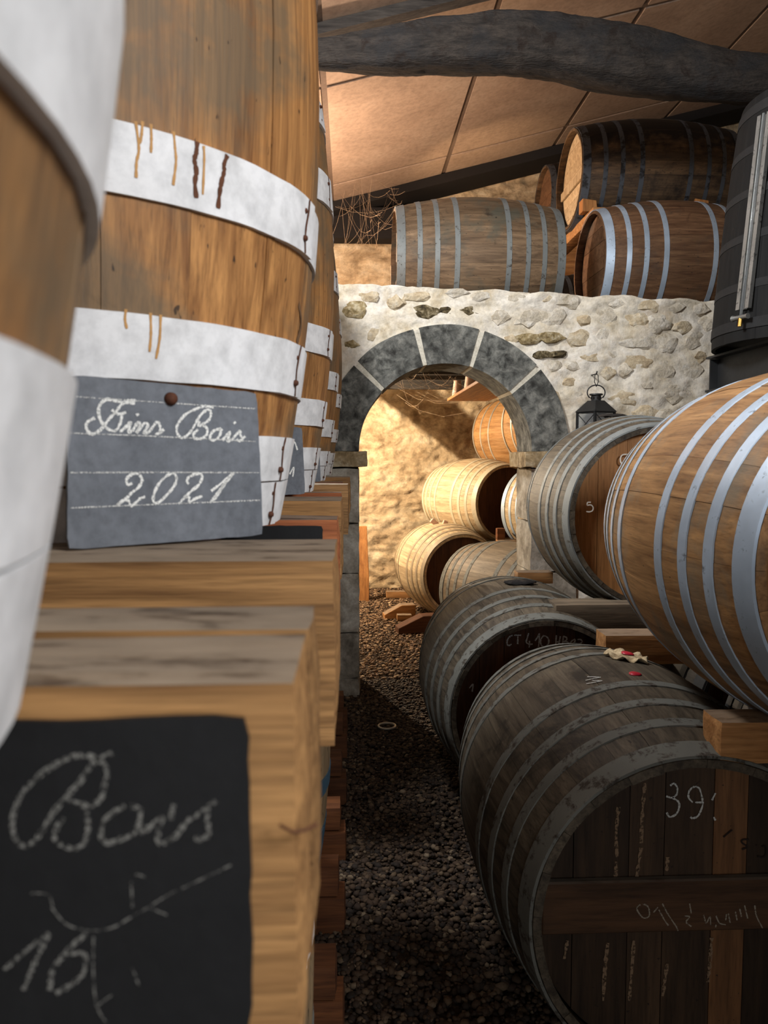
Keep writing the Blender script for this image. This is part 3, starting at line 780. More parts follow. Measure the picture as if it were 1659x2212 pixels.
# rust lines along the lapped hoop ends, and drips on the second cask
def on_vat(root, M, f, az, z, lift=0.0):
    r_ = f(z) + lift; return WM[root.name] @ M @ Vector((r_ * math.cos(az), r_ * math.sin(az), z))
for i, (root, M, f) in enumerate(VATS):
    for k, (zc, w_) in enumerate(VH[:5]):
        a = R(-15 + (k % 3) * 1.5)
        pts = [on_vat(root, M, f, a + 0.012 * math.sin(t * 5 + k), zc - w_ / 2 + w_ * t, 0.0086) for t in (0, 0.25, 0.5, 0.75, 1)]
        c = Vector((VX, VY[i], 0))
        strokes('lap_seam', [pts], lambda p, c=c: (Vector((p.x, p.y, 0)) - c).normalized(), 0.005, T['brown_drip'], root, lift=0.0004, seed=k, jit=0.15)
root, M, f = VATS[1]; c1 = Vector((VX, VY[1], 0)); nf = lambda p: (Vector((p.x, p.y, 0)) - c1).normalized()
def hit_vat(px, py, lift=0.0045):
    d = ray(px, py).normalized(); o = CAM
    t = 0.4
    for _ in range(4000):
        p = o + d * t; z = p.z - VB - VL / 2
        if (Vector((p.x, p.y, 0)) - c1).length < f(z) + lift: return p
        t += 0.0006
    return o + d * 0.9
for nm, wd, mt, lns in (
        ('dark_drip', 0.0052, 'brown_drip', [[(426, 306), (424, 330), (420, 345), (424, 370), (421, 395), (424, 428)], [(491, 335), (484, 355), (484, 370), (478, 395), (474, 420), (471, 450)]]),
        ('thin_drip', 0.0028, 'amber_drip', [[(308, 262), (306, 290), (302, 310)], [(375, 284), (378, 320), (380, 350), (374, 400)], [(293, 262), (300, 320), (295, 350), (294, 384)],
                                             [(326, 268), (327, 300), (326, 330)], [(604, 402), (604, 440), (600, 500)], [(440, 315), (441, 345), (438, 420)],
                                             [(325, 676), (326, 720), (323, 760)], [(347, 680), (345, 730), (337, 775)], [(272, 668), (270, 690), (274, 710)]])):
    for ln in lns: strokes('drip_stain', [[hit_vat(*p) for p in ln]], nf, wd, T[mt], root, lift=0.0004, jit=0.3)

strokes('dark_stain', [[hit_vat(*p, 0.0) for p in ((645, 655), (650, 690), (648, 715), (641, 740))]], nf, 0.009, T['brown_stain'], root, lift=0.0006, jit=0.2)
# ---- lower row, mostly hidden under the beams
lw = [('old upright cask with a white strap under the sawn beams, nearest of the lower row', 'vat_old', ['white' if k == 4 else 'iron_old' for k in range(8)]),
      ('mouldy upright cask with a blue hoop in the lower left row', 'vat_old', ['blue_hoop'] * 8),
      ('upright cask of the lower left row standing closest to the stone arch', 'vat_old', ['iron_old'] * 8)]
LH = [(-0.46, 0.05), (-0.36, 0.04), (-0.29, 0.05), (-0.13, 0.045), (0.10, 0.10), (0.30, 0.04), (0.38, 0.04), (0.46, 0.05)]
for i, (lab, wm, hm) in enumerate(lw):
    barrel('upright_cask', lab, 'cask', 'upright casks of the lower row', (VX - 0.012, 1.17 + i * VS, 0.225), upright=True, Rb=0.385, Rh=0.33, L=1.015, nst=20, seed=33,
           wood_m=wm, head_m='head_dark', hoops=LH, hoop_mats=hm, th=0.003, nb=6, lap=-30)

# ---- sawn beams carrying the upper casks
def timber(name, label, cat, c, d, mat, group=None, rz=0.0, amp=0.0025, seed=0, parent=None, rx=0.0, nx=10):
    bm = bmesh.new(); bmesh.ops.create_cube(bm, size=1.0)
    bmesh.ops.bisect_plane
    ed = [e for e in bm.edges]
    bmesh.ops.subdivide_edges(bm, edges=ed, cuts=4, use_grid_fill=True)
    for v in bm.verts:
        k = sum(1 for e in v.co if abs(abs(e) - 0.5) < 1e-4)
        q = Vector((v.co.x * d[0], v.co.y * d[1], v.co.z * d[2]))
        ins = 0.0035 if k >= 2 else 0
        for ax in range(3):
            if abs(abs(v.co[ax]) - 0.5) < 1e-4 and k >= 2: q[ax] -= math.copysign(ins, q[ax])
        q += noise.noise_vector(Vector((q.x * 14 + seed * 5, q.y * 22, q.z * 22))) * amp
        v.co = q + Vector((0, 0, d[2] / 2))
    me = bpy.data.meshes.new(name); bm.to_mesh(me); bm.free(); me.shade_smooth()
    try: me.set_sharp_from_angle(angle=R(40))
    except Exception: pass
    M = Matrix.Translation((c[0], c[1], c[2] - d[2] / 2)) @ Matrix.Rotation(rz, 4, 'Z') @ Matrix.Rotation(rx, 4, 'X')
    o = obj(name, me, T[mat], parent, M)
    if label: tag(o, label, cat, group)
    return o
BX0 = -0.95
def beam(y0, y1, xr, label, mat, seed, h=0.19, top=VB):
    return timber('sawn_beam', label, 'beam', ((BX0 + xr) / 2, (y0 + y1) / 2, top - h / 2), (xr - BX0, y1 - y0, h), mat, 'sawn beams under the upright casks', seed=seed)
beam(0.33, 0.424, -0.022, 'blurred sawn beam in the foreground with the black slate on it', 'beam', 1, 0.20, VB - 0.001)
beam(0.43, 0.505, -0.020, 'grey-topped sawn beam right behind the blurred foreground beam', 'beam', 2, 0.20, VB)
beam(0.727, 0.925, -0.013, 'thick sawn beam on which the chalked grey slate stands', 'beam', 3)
for k in range(3):
    beam(1.37 + k * VS, 1.47 + k * VS, -0.02 - 0.006 * k, ['reddish sawn beam with a small dark slate just past the thick beam', 'second reddish sawn beam back along the left row',
         'reddish sawn beam farthest back, next to the stone arch'][k], 'beam_red', 5 + k, top=VB - 0.012)
    if k < 2: beam(1.77 + k * VS, 1.93 + k * VS, -0.018 + 0.012 * k, ['pale-topped sawn beam under the third upright cask', 'pale-topped sawn beam under the fourth upright cask'][k], 'beam', 9 + k)
beam(3.92, 4.1, 0.0, 'pale-topped sawn beam under the last upright cask', 'beam', 15)

# floor timbers below the lower row
k = 0
for yy, hh, lab in ((1.95, 0.22, 'floor timber end nearest the camera beside the gravel'), (2.42, 0.22, 'reddish floor timber end, second along the gravel'), (2.86, 0.22, 'floor timber end, third along the gravel'),
                    (3.35, 0.22, 'floor timber end, fourth along the gravel'), (3.86, 0.22, 'floor timber end, fifth along the gravel'), (4.22, 0.22, 'floor timber end, last before the stone arch')):
    k += 1
    r0 = empty('floor_timber', (-0.4, yy, 0)); tag(r0, lab, 'timber', 'stacked timbers under the lower casks')
    for z0, z1, dx, m in ((0.0, 0.128, 0.02, 'floor_beam'), (0.13, 0.222, 0.0, 'floor_beam')):
        timber('timber_piece', None, None, (0.0 + dx / 2, 0, (z0 + z1) / 2), (0.72 + dx, 0.11, z1 - z0), m, seed=k * 2 + z0, parent=r0)

# ---- slates
def quad_slab(name, pts, nrm, th, mat, label, cat, group=None):
    """rectangular slate from four world corners (TL, TR, BR, BL) with chipped edges"""
    c = sum(pts, Vector()) / 4; base = Vector((c.x, c.y, min(p.z for p in pts)))
    n = 14; rim = []
    for a, b_ in zip(pts, pts[1:] + pts[:1]):
        for i in range(n):
            t = i / n; q = a.lerp(b_, t)
            d = 0.0012 * noise.noise(q * 90) if i else -0.0025
            q = q + (q - c).normalized() * d; rim.append(q)
    root = empty(name, base)
    m = len(rim); vs = [p for p in rim] + [p - nrm * th for p in rim]
    fs = [tuple(range(m)), tuple(range(m, 2 * m))[::-1]] + [(i, (i + 1) % m, m + (i + 1) % m, m + i) for i in range(m)]
    MB().add(vs, fs).build('slate', mat, root, world=True)
    tag(root, label, cat, group)
    return root
BL, BR = PZ(146, 1188, VB + 0.002), PZ(569, 1156, VB + 0.002)
e1 = (BR - BL).normalized(); nh = Vector((e1.y, -e1.x, 0)); lean = R(5)
upv = (Vector((0, 0, 1)) * math.cos(lean) - nh * math.sin(lean)); SN = e1.cross(upv).normalized()
if SN.dot(nh) < 0: SN = -SN
def on_slate(px, py):
    d = ray(px, py); return CAM + d * ((BL - CAM).dot(SN) / d.dot(SN))
TL, TR = on_slate(146, 808), on_slate(555, 848)
sl2 = quad_slab('slate_sign', [TL, TR, BR, BL], SN, 0.005, T['slate'], 'grey slate sign chalked Fins Bois 2021 leaning on the second cask', 'sign', 'slate signs')
sc1 = lambda p: on_slate(130 + p[0] / 3.6065, 800 + p[1] / 3.6065)
FB = [[(268, 372), (215, 400), (200, 440), (225, 488), (262, 494), (320, 455), (375, 385), (430, 325), (475, 268), (520, 238), (585, 236)],
      [(580, 256), (500, 252), (430, 240), (355, 228), (300, 288), (308, 378), (350, 440), (400, 470), (440, 462), (468, 405), (480, 345)],
      [(400, 308), (432, 336), (470, 338), (512, 328)],
      [(460, 482), (510, 442), (548, 404), (530, 482), (562, 470)], [(590, 350), (612, 340)],
      [(562, 472), (602, 410), (622, 422), (592, 490)], [(600, 482), (652, 414), (682, 428), (652, 490), (692, 480)],
      [(692, 480), (742, 412), (762, 404), (778, 450), (770, 490), (738, 496)], [(770, 490), (806, 460)],
      [(1192, 290), (1130, 280), (1070, 296), (980, 340), (920, 410), (905, 470), (930, 520), (970, 520), (1020, 470), (1060, 400), (1100, 340), (1150, 306), (1172, 332), (1160, 382), (1110, 420), (1075, 430), (1085, 396)],
      [(1100, 425), (1140, 450), (1140, 500), (1100, 530), (1050, 530), (1035, 500), (1072, 460)],
      [(1240, 455), (1190, 475), (1165, 520), (1180, 545), (1220, 535), (1247, 490), (1240, 455), (1262, 470)],
      [(1262, 545), (1322, 480), (1302, 550), (1332, 540)], [(1350, 415), (1366, 402)],
      [(1332, 545), (1395, 475), (1400, 500), (1416, 535), (1390, 552), (1375, 535)], [(1416, 535), (1440, 515)],
      [(560, 880), (525, 890), (515, 850), (550, 815), (600, 805), (636, 850), (610, 910), (560, 950), (510, 1000), (440, 1050)],
      [(440, 1050), (490, 1012), (530, 1015), (550, 1055), (590, 1030), (620, 1000), (660, 985)],
      [(890, 800), (830, 820), (770, 880), (730, 960), (725, 1020), (760, 1032), (820, 980), (880, 910), (905, 850), (890, 800)],
      [(1000, 885), (985, 860), (1010, 825), (1070, 805), (1105, 825), (1080, 890), (1020, 940), (970, 990), (920, 1040)],
      [(960, 990), (1000, 985), (1005, 1025), (1050, 1000), (1105, 980)],
      [(1175, 940), (1240, 890), (1350, 800)], [(1350, 800), (1280, 880), (1230, 950), (1165, 1032)], [(1335, 820), (1270, 900), (1225, 970), (1185, 1020)]]
for i0, i1 in ((0, 9), (9, 16), (16, 24)): strokes('chalk_word', [[sc1(p) for p in ln] for ln in FB[i0:i1]], SN, 0.0029, T['chalk'], sl2, seed=i0)
strokes('chalk_rule', [[sc1(p) for p in ln] for ln in ([(40, 200), (780, 250), (1520, 300)], [(40, 488), (760, 515), (1520, 555)], [(80, 797), (800, 795), (1555, 797)], [(80, 1072), (800, 1042), (1560, 1012)])],
        SN, 0.0012, T['chalk_line'], sl2, seed=3)
tk = on_slate(368, 862)
mb = MB(); mb.lathe([(0.0001, 0.008), (0.004, 0.0075), (0.0066, 0.005), (0.0075, 0.001), (0.0072, -0.001)], 18)
q = Matrix.Translation(tk) @ SN.to_track_quat('Z', 'Y').to_matrix().to_4x4(); mb.v = [tuple(q @ Vector(v)) for v in mb.v]
mb.build('nail_head', T['rust'], sl2, world=True, smooth=True)

def rel(dy):                               # slates of the casks further back: the same stance, one cask on
    sh = Vector((-0.012, dy, 0)); return [p + sh for p in (TL, TR, BR, BL)]
rel_lab = ['dark slate sign standing edge-on against the third cask', 'dark slate sign standing edge-on against the fourth cask']
for k in (1, 2):
    pts = rel(VS * k)
    s_ = quad_slab('slate_sign', pts, SN, 0.005, T['slate'], rel_lab[k - 1], 'sign', 'slate signs')
    uv = lambda u, v, pts=pts: (pts[0].lerp(pts[1], u)).lerp(pts[3].lerp(pts[2], u), v)
    for ln in ([uv(0.8, 0.25), uv(0.84, 0.33), uv(0.88, 0.22), uv(0.92, 0.34)], [uv(0.8, 0.7), uv(0.86, 0.6), uv(0.84, 0.74)]): strokes('chalk_word', [ln], SN, 0.004, T['chalk'], s_)

# black slate fixed on the foreground beam
YF = 0.33 - 0.004
def on_front(px, py): return P(px, py, YF)
A, B_ = on_front(536, 1548), on_front(546, 2230)
s16 = quad_slab('slate_sign', [Vector((A.x - 0.22, YF, A.z - 0.002)), A, Vector((B_.x, YF, B_.z)), Vector((A.x - 0.22, YF, B_.z))], Vector((0, -1, 0)), 0.0035, T['slate_black'],
                'blurred black slate on the foreground beam chalked Bois and 16', 'sign', 'slate signs')
sc2 = lambda p: on_front(p[0] / 2.9625, 1540 + p[1] / 2.9625)
BO = [[(720, 255), (640, 290), (580, 340), (520, 430), (430, 530), (340, 640), (280, 740), (210, 830), (150, 850), (100, 800), (80, 700), (110, 580), (170, 480), (290, 370), (430, 290), (520, 270), (600, 280), (660, 320), (690, 380), (670, 460), (650, 540), (590, 590), (520, 580), (430, 550)],
      [(530, 590), (560, 660), (565, 750), (540, 830), (480, 865), (400, 845), (350, 800), (370, 720), (410, 670)],
      [(800, 590), (720, 640), (660, 700), (650, 790), (690, 830), (760, 810), (840, 780), (880, 740), (900, 660), (890, 610), (830, 590)],
      [(900, 770), (970, 720), (1040, 670), (1020, 740), (1010, 820), (1060, 830), (1100, 800)], [(1115, 580), (1090, 680)],
      [(1060, 830), (1130, 780), (1200, 690), (1280, 640), (1380, 560)], [(1330, 610), (1330, 700), (1340, 770), (1280, 810), (1250, 790)],
      [(30, 1640), (130, 1550), (230, 1470), (320, 1410)], [(310, 1420), (240, 1560), (190, 1680), (150, 1770)],
      [(560, 1410), (470, 1480), (400, 1560), (340, 1640), (320, 1770)], [(430, 1540), (500, 1530), (550, 1560), (540, 1650), (490, 1710), (400, 1770), (360, 1790)]]
FN = Vector((0, -1, 0))
for i0, i1 in ((0, 7), (7, 11)): strokes('chalk_word', [[sc2(p) for p in ln] for ln in BO[i0:i1]], FN, 0.0020, T['chalk_faint'], s16, lift=0.0004, seed=i0)
strokes('scratch', [[sc2(p) for p in ln] for ln in ([(600, 1430), (600, 1700), (625, 1880), (690, 1990)], [(330, 1240), (430, 1350), (580, 1390), (720, 1370), (830, 1310), (950, 1240), (1080, 1160), (1250, 1080), (1480, 970)],
        [(840, 1080), (850, 1240)], [(870, 1030), (930, 1045)], [(200, 1150), (310, 1160), (340, 1240)], [(950, 1240), (1070, 1290)], [(720, 1800), (620, 1870)], [(850, 1630), (890, 1740)])],
        FN, 0.0007, T['chalk_faint'], s16, lift=0.0004, seed=6)
nl = MB(); a = P(604, 1782, 0.327)
nl.tube([a, a + Vector((0.006, -0.003, -0.002)), a + Vector((0.011, 0.001, -0.003)), a + Vector((0.016, 0.006, -0.003))], 0.0007, 6).build('bent_nail', T['rust'])
tag(bpy.data.objects['bent_nail'], 'small bent nail in the blurred foreground beam', 'nail')
# small dark slate on the red beam
a, b_ = P(575, 1136, 1.366), P(697, 1136, 1.366)
quad_slab('slate_sign', [Vector((a.x - 0.08, 1.366, a.z)), Vector((b_.x, 1.366, a.z)), Vector((b_.x, 1.366, a.z - 0.10)), Vector((a.x - 0.08, 1.366, a.z - 0.10))], FN, 0.003, T['slate_black'],
          'small dark slate fixed on the front of the first reddish beam', 'sign', 'slate signs')

# ------------------------------------------------------------------ barrels on the right
RG = 'lying barrels on the right'
BX1, BY1 = 0.79, 2.19
b1, M1, f1 = barrel('oak_barrel', 'dark grey barrel chalked 39 lying in the right foreground', 'barrel', RG, (BX1, BY1, 0.022), Rb=0.45, Rh=0.385, L=1.06, seed=3, nst=24,
                    wood_m='grey', hoop_m='iron_old', head_m='head_old', nb=7, th=0.003, recess=0.05)
b2, M2, f2 = barrel('oak_barrel', 'dark barrel chalked CT 410 on its brown head, lying behind barrel 39', 'barrel', RG, (0.775, 3.5, 0.06), Rb=0.45, Rh=0.385, L=1.06, seed=4,
                    wood_m='grey', hoop_m='iron_old', head_m='head_dark', nb=7, roll=R(0))
bA, MA, fA = barrel('oak_barrel', 'amber barrel with bright galvanised hoops, upper tier nearest at right', 'barrel', RG, (1.193, 1.95, 0.865), rz=R(-3), Rb=0.45, Rh=0.385, L=1.04, seed=6,
                    wood_m='amber', hoop_m='galv', head_m='head', nb=7)
bB, MB_, fB = barrel('oak_barrel', 'weathered barrel chalked 5 on its amber head, upper tier below the lantern', 'barrel', RG, (1.33, 3.66, 0.832), rz=R(-4), Rb=0.45, Rh=0.385, L=1.04, seed=7,
                     wood_m='grey', hoop_m='galv_old', head_m='head', nb=7)
barrel('oak_barrel', 'unseen amber barrel added in the upper tier, shading the aisle floor', 'barrel', RG, (1.25, 0.84, 0.865), Rb=0.45, Rh=0.385, L=1.04, seed=6, wood_m='amber', hoop_m='galv')  # added out of view to keep light off the aisle floor
barrel('oak_barrel', 'shadowed barrel in the dark gap behind barrel 39', 'barrel', RG, (1.80, 2.3, 0.03), Rb=0.45, Rh=0.385, L=1.04, seed=3, wood_m='shaded_oak', hoop_m='black_hoop', head_m='head_dark')  # wood and hoops coloured dark to paint in the gap's shade
barrel('oak_barrel', 'shadowed barrel low at the right behind the CT 410 barrel', 'barrel', RG, (1.78, 3.5, 0.03), Rb=0.45, Rh=0.385, L=1.04, seed=4, wood_m='shaded_oak', hoop_m='black_hoop', head_m='head_dark')  # same painted-in shade on wood and hoops
barrel('oak_barrel', 'hidden amber barrel added behind the bright-hooped one to darken the gap', 'barrel', RG, (2.14, 2.05, 0.86), Rb=0.45, Rh=0.385, L=1.04, seed=6, wood_m='amber', hoop_m='galv')  # added to block the bright wall behind the dark gap
barrel('oak_barrel', 'hidden weathered barrel added below the girder to block the bright wall', 'barrel', RG, (2.27, 3.62, 0.85), Rb=0.45, Rh=0.385, L=1.04, seed=7, wood_m='grey', hoop_m='galv_old')  # second added barrel blocking the bright wall
# batten and writing on the heads
for o in list(b1.children):
    if o.name.startswith('head_board') and max(v.co.z for v in o.data.vertices) > 0:
        x_ = [v.co.x for v in o.data.vertices]
        if min(x_) < 0.08 < max(x_): o.data = own(CACHE[('hd', (0.45, 0.385, 1.06, None, 0.0), 7, 8, 1)][[k for k, m_ in enumerate(CACHE[('hd', (0.45, 0.385, 1.06, None, 0.0), 7, 8, 1)]) if abs(min(v.co.x for v in m_.vertices) - min(x_)) < 1e-5][0]], T['head_mid'])
HY1 = BY1 - 0.53 + 0.05
bt = MB(); zt, zb = P(1300, 1893, HY1).z, P(1300, 2005, HY1).z
xl, xr = BX1 - 0.352, BX1 + 0.352
bt.box(((xl + xr) / 2, HY1 - 0.012, (zt + zb) / 2), (xr - xl, 0.022, zt - zb))
bt.build('head_batten', wood('batten_oak', srgb(58, 40, 26), srgb(92, 64, 42), grain=(2.4, 26, 26), rnd=0, dust=srgb(86, 82, 74)), b1, world=True, bevel=0.004)
sc4 = lambda p, y=HY1: P(1400 + p[0] / 5.266, 1640 + p[1] / 5.266, y)
strokes('chalk_writing', [[sc4(p) for p in ln] for ln in (
    [(245, 295), (290, 270), (325, 320), (320, 390), (270, 430), (200, 415)], [(270, 430), (340, 480), (345, 550), (310, 620), (240, 650), (205, 600)],
    [(500, 485), (455, 430), (460, 360), (510, 310), (570, 320), (600, 400), (615, 490), (600, 560), (560, 640), (500, 665), (475, 650)], [(530, 485), (600, 485)],
    [(760, 380), (720, 460)], [(740, 650), (760, 690)])], FN, 0.0042, T['chalk_barrel'], b1, lift=0.003, seed=8)
YB = HY1 - 0.0235
BTXT = (
    [(110, 1680), (60, 1740)], [(120, 1710), (180, 1820), (230, 1890)], [(160, 1640), (230, 1770), (310, 1890), (340, 1950)], [(470, 1640), (490, 1750)], [(410, 1780), (470, 1790), (430, 1850), (490, 1900)],
    [(630, 1770), (660, 1860), (700, 1790), (710, 1880)], [(770, 1780), (810, 1860), (880, 1880)], [(770, 1880), (765, 1910)], [(890, 1760), (880, 1830)], [(910, 1750), (930, 1860)], [(990, 1730), (1010, 1830)],
    [(1040, 1700), (1060, 1790)], [(1095, 1660), (1130, 1810)], [(1210, 1660), (1230, 1780), (1300, 1920)])
for i0, i1 in ((0, 3), (3, 5), (5, 14)): strokes('chalk_word', [[sc4(p, YB) for p in ln] for ln in BTXT[i0:i1]], FN, 0.003, T['chalk_batten'], b1, lift=0.001, seed=9)
strokes('chalk_letter', [[sc4(p, YB) for p in [(-90, 1650), (-130, 1700), (-60, 1800), (10, 1780), (0, 1680), (-60, 1640)]]], FN, 0.003, T['chalk_batten'], b1, lift=0.001, seed=12)
strokes('branded_letters', [[sc4(p) for p in ln] for ln in ([(1140, 905), (1070, 910), (1060, 940), (1120, 990), (1060, 1020)], [(1222, 968), (1230, 974)], [(1290, 990), (1330, 985), (1335, 1070), (1300, 1110), (1240, 1100)],
    [(850, 880), (950, 795)])], FN, 0.004, T['ink'], b1, lift=0.003, jit=0.1)
for ln in ([(1335, 1742), (1330, 1800), (1332, 1850)], [(1330, 1860), (1328, 1905)], [(1392, 1690), (1386, 1760), (1384, 1820)], [(1384, 1830), (1376, 1880), (1374, 1908)], [(1441, 1850), (1439, 1880)],
           [(1312, 2035), (1306, 2090), (1302, 2160)], [(1368, 2030), (1364, 2090), (1358, 2160)], [(1440, 2080), (1430, 2150)], [(1536, 2024), (1532, 2080), (1528, 2120)], [(1225, 2030), (1218, 2070)]):
    strokes('drip_stain', [[P(px, py, HY1) for px, py in ln]], FN, 0.0075, T['wax_drip'], b1, lift=0.003, jit=0.5, seed=int(ln[0][0]))
HY2 = 3.5 - 0.53 + 0.045
sc3 = lambda p: P(1080 + p[0] / 7.541, 1340 + p[1] / 7.541, HY2)
strokes('chalk_writing', [[sc3(p) for p in ln] for ln in (
    [(205, 240), (150, 270), (115, 330), (120, 395), (150, 405), (185, 385)], [(230, 240), (345, 240)], [(290, 240), (285, 385)], [(465, 205), (440, 290), (425, 350), (470, 385), (530, 385)], [(480, 330), (475, 440)],
    [(570, 330), (610, 270), (640, 210)], [(640, 210), (635, 330), (625, 430)], [(700, 250), (660, 320), (670, 400), (720, 430), (780, 390), (790, 310), (750, 260), (700, 250)],
    [(915, 240), (900, 455)], [(980, 255), (945, 455)], [(905, 350), (965, 350)], [(1030, 255), (1010, 450)], [(1030, 255), (1080, 280), (1080, 320), (1030, 345)], [(1030, 345), (1100, 350), (1110, 390), (1060, 430)],
    [(1220, 300), (1160, 340), (1130, 410), (1170, 430)], [(1130, 410), (1200, 370), (1225, 310)], [(1260, 310), (1310, 310), (1335, 350), (1270, 400), (1340, 405)], [(-500, 1100), (-440, 1040), (-455, 1160)])],
    FN, 0.0055, T['chalk_barrel'], b2, lift=0.003, seed=10)
HYB = 3.65 - 0.52 + 0.045
sc6 = lambda p: P(1220 + p[0] / 9.217, 940 + p[1] / 9.217, HYB)
strokes('white_marking', [[sc6(p) for p in ln] for ln in ([(1240, 380), (1150, 390), (1105, 450), (1110, 540), (1160, 570), (1220, 555)], [(1230, 380), (1400, 380)], [(1305, 385), (1310, 570)],
    [(515, 1335), (450, 1340), (440, 1395)], [(440, 1395), (520, 1390), (560, 1440), (545, 1500), (490, 1525), (425, 1520)])], FN, 0.0052, T['paint_mark'], bB, lift=0.003, jit=0.1)

# bung cloth and wax on barrel 39
def on_b1(px, py):
    d = ray(px, py).normalized(); t = 1.4
    for _ in range(5000):
        p = CAM + d * t; yy = p.y - BY1
        if abs(yy) < 0.53 and math.hypot(p.x - BX1, p.z - 0.472) < f1(yy): return p
        t += 0.0005
    return CAM + d * 2.2
nb1 = lambda p: Vector((p.x - BX1, 0, p.z - 0.472)).normalized()
sc5 = lambda p: on_b1(1230 + p[0] / 8.295, 1380 + p[1] / 8.295)
strokes('chalk_letter', [[sc5(p) for p in ln] for ln in ([(325, 690), (440, 692), (565, 700)], [(565, 700), (430, 722), (290, 755)], [(410, 755), (500, 760), (590, 762)], [(590, 762), (450, 788), (305, 815)])], nb1, 0.004, T['chalk_barrel'], b1, lift=0.002, jit=0.1)
pc = on_b1(1353, 1422); nn = nb1(pc); q = Matrix.Translation(pc - nn * 0.002) @ nn.to_track_quat('Z', 'Y').to_matrix().to_4x4()
rg = empty('bung_cloth', None, M=q); tag(rg, 'crumpled pale sacking with red wax over the bung of barrel 39', 'cloth')
mb = MB(); nr, na = 7, 44
vs = [(0, 0, 0.016)]
for i in range(1, nr + 1):
    for k in range(na):
        a = 2 * math.pi * k / na; t = i / nr
        rr = 0.062 * t * (1 + 0.20 * noise.noise(Vector((math.cos(a) * 2, math.sin(a) * 2, 3))) * t + 0.10 * t * math.sin(a * 7))
        zz = 0.016 * (1 - t * 0.3) if t < 0.45 else 0.004 + 0.016 * (0.5 + 0.5 * math.sin(a * 7 + t * 2)) * t
        vs.append((rr * math.cos(a), rr * math.sin(a) * 1.0, zz))
fs = [(0, 1 + k, 1 + (k + 1) % na) for k in range(na)]
for i in range(nr - 1):
    for k in range(na): q0 = 1 + i * na; fs.append((q0 + k, q0 + (k + 1) % na, q0 + na + (k + 1) % na, q0 + na + k))
cl = mb.add(vs, fs).build('cloth', T['rag'], rg, smooth=True)
sm = cl.modifiers.new('thickness', 'SOLIDIFY'); sm.thickness = 0.003
def wax(parent, M, r_):
    m = MB(); m.lathe([(0.0001, 0.005), (r_ * 0.7, 0.0045), (r_, 0.002), (r_ * 1.02, 0.0)], 20)
    for i, v in enumerate(m.v):
        a = math.atan2(v[1], v[0]); s = 1 + 0.08 * math.sin(3 * a + 1); m.v[i] = (v[0] * s, v[1] * s, v[2])
    return m.build('wax_seal' if parent is None else 'wax_patch', T['red_wax'], parent, M, smooth=True)
wax(rg, Matrix.Translation((0, 0, 0.017)), 0.019)
pc = on_b1(1371, 1456); nn = nb1(pc)
o = wax(None, Matrix.Translation(pc) @ nn.to_track_quat('Z', 'Y').to_matrix().to_4x4(), 0.017)
tag(o, 'round red wax seal on the dark top of barrel 39', 'wax seal')
# dark bung cloth on the CT 410 barrel
def flat_rag(label, M, r_, mat, parent=None, name='bung_cloth'):
    m = MB(); n = 26; vs = [(0, 0, 0.012)]
    for i in (1, 2, 3):
        for k in range(n):
            a = 2 * math.pi * k / n; rr = r_ * i / 3 * (1 + 0.22 * noise.noise(Vector((math.cos(a) * 2, math.sin(a) * 2, r_ * 50))))
            vs.append((rr * math.cos(a) * 1.3, rr * math.sin(a), 0.012 * (1 - (i / 3) ** 2) + 0.006 * noise.noise(Vector((rr * 60, a * 3, 1))) + 0.002))
    fs = [(0, 1 + k, 1 + (k + 1) % n) for k in range(n)]
    for i in range(2):
        for k in range(n): q0 = 1 + i * n; fs.append((q0 + k, q0 + (k + 1) % n, q0 + n + (k + 1) % n, q0 + n + k))
    o = m.add(vs, fs).build(name, mat, parent, M, smooth=True); sm = o.modifiers.new('thickness', 'SOLIDIFY'); sm.thickness = 0.003
    return tag(o, label, 'cloth')
flat_rag('dark scrap of sacking on top of the CT 410 barrel', Matrix.Translation((0.775, 3.46, 0.962)), 0.055, T['trunk'])
flat_rag('brown scrap of sacking on top of the barrel by the lantern', Matrix.Translation((1.29, 3.74, 1.734)), 0.055, T['trunk'])

# timbers between the tiers
CG = 'timbers wedged between the barrel tiers'
def tpx(label, px0, py0, px1, py1, Y, depth, mat, seed, rz=0.0):
    a, b_ = P(px0, py0, Y), P(px1, py1, Y)
    return timber('wedge_timber', label, 'timber', ((a.x + b_.x) / 2, Y + depth / 2, (a.z + b_.z) / 2), (abs(b_.x - a.x), depth, abs(a.z - b_.z)), mat, CG, seed=seed, rz=rz)
tpx('sawn orange timber end resting on the rim of barrel 39', 1558, 1560, 2000, 1648, 1.66, 0.10, 'chock', 31)
tpx('long grey plank bearing the upper tier above the CT 410 barrel', 1200, 1306, 1470, 1364, 3.06, 0.16, 'chock_grey', 32)
tpx('square sawn timber under the bright-hooped barrel, beside the sacking', 1308, 1372, 1560, 1436, 2.66, 0.12, 'chock', 33)
tpx('short brown timber end beside the right door jamb', 1118, 1236, 1196, 1262, 4.02, 0.10, 'chock', 34)
tpx('hidden timber carrying the back of the upper barrels', 1330, 1262, 1640, 1300, 4.0, 0.10, 'chock_grey', 35)
# low rails under the bottom barrels
for y0, lab in ((2.0, 'low rail under the front of barrel 39'), (2.75, 'low rail under the back of barrel 39'), (3.15, 'low rail under the front of the CT 410 barrel'), (3.9, 'low rail under the back of the CT 410 barrel')):
    timber('floor_rail', lab, 'timber', (1.35, y0, 0.02), (1.5, 0.09, 0.04), 'floor_beam', 'rails under the barrels', seed=y0)

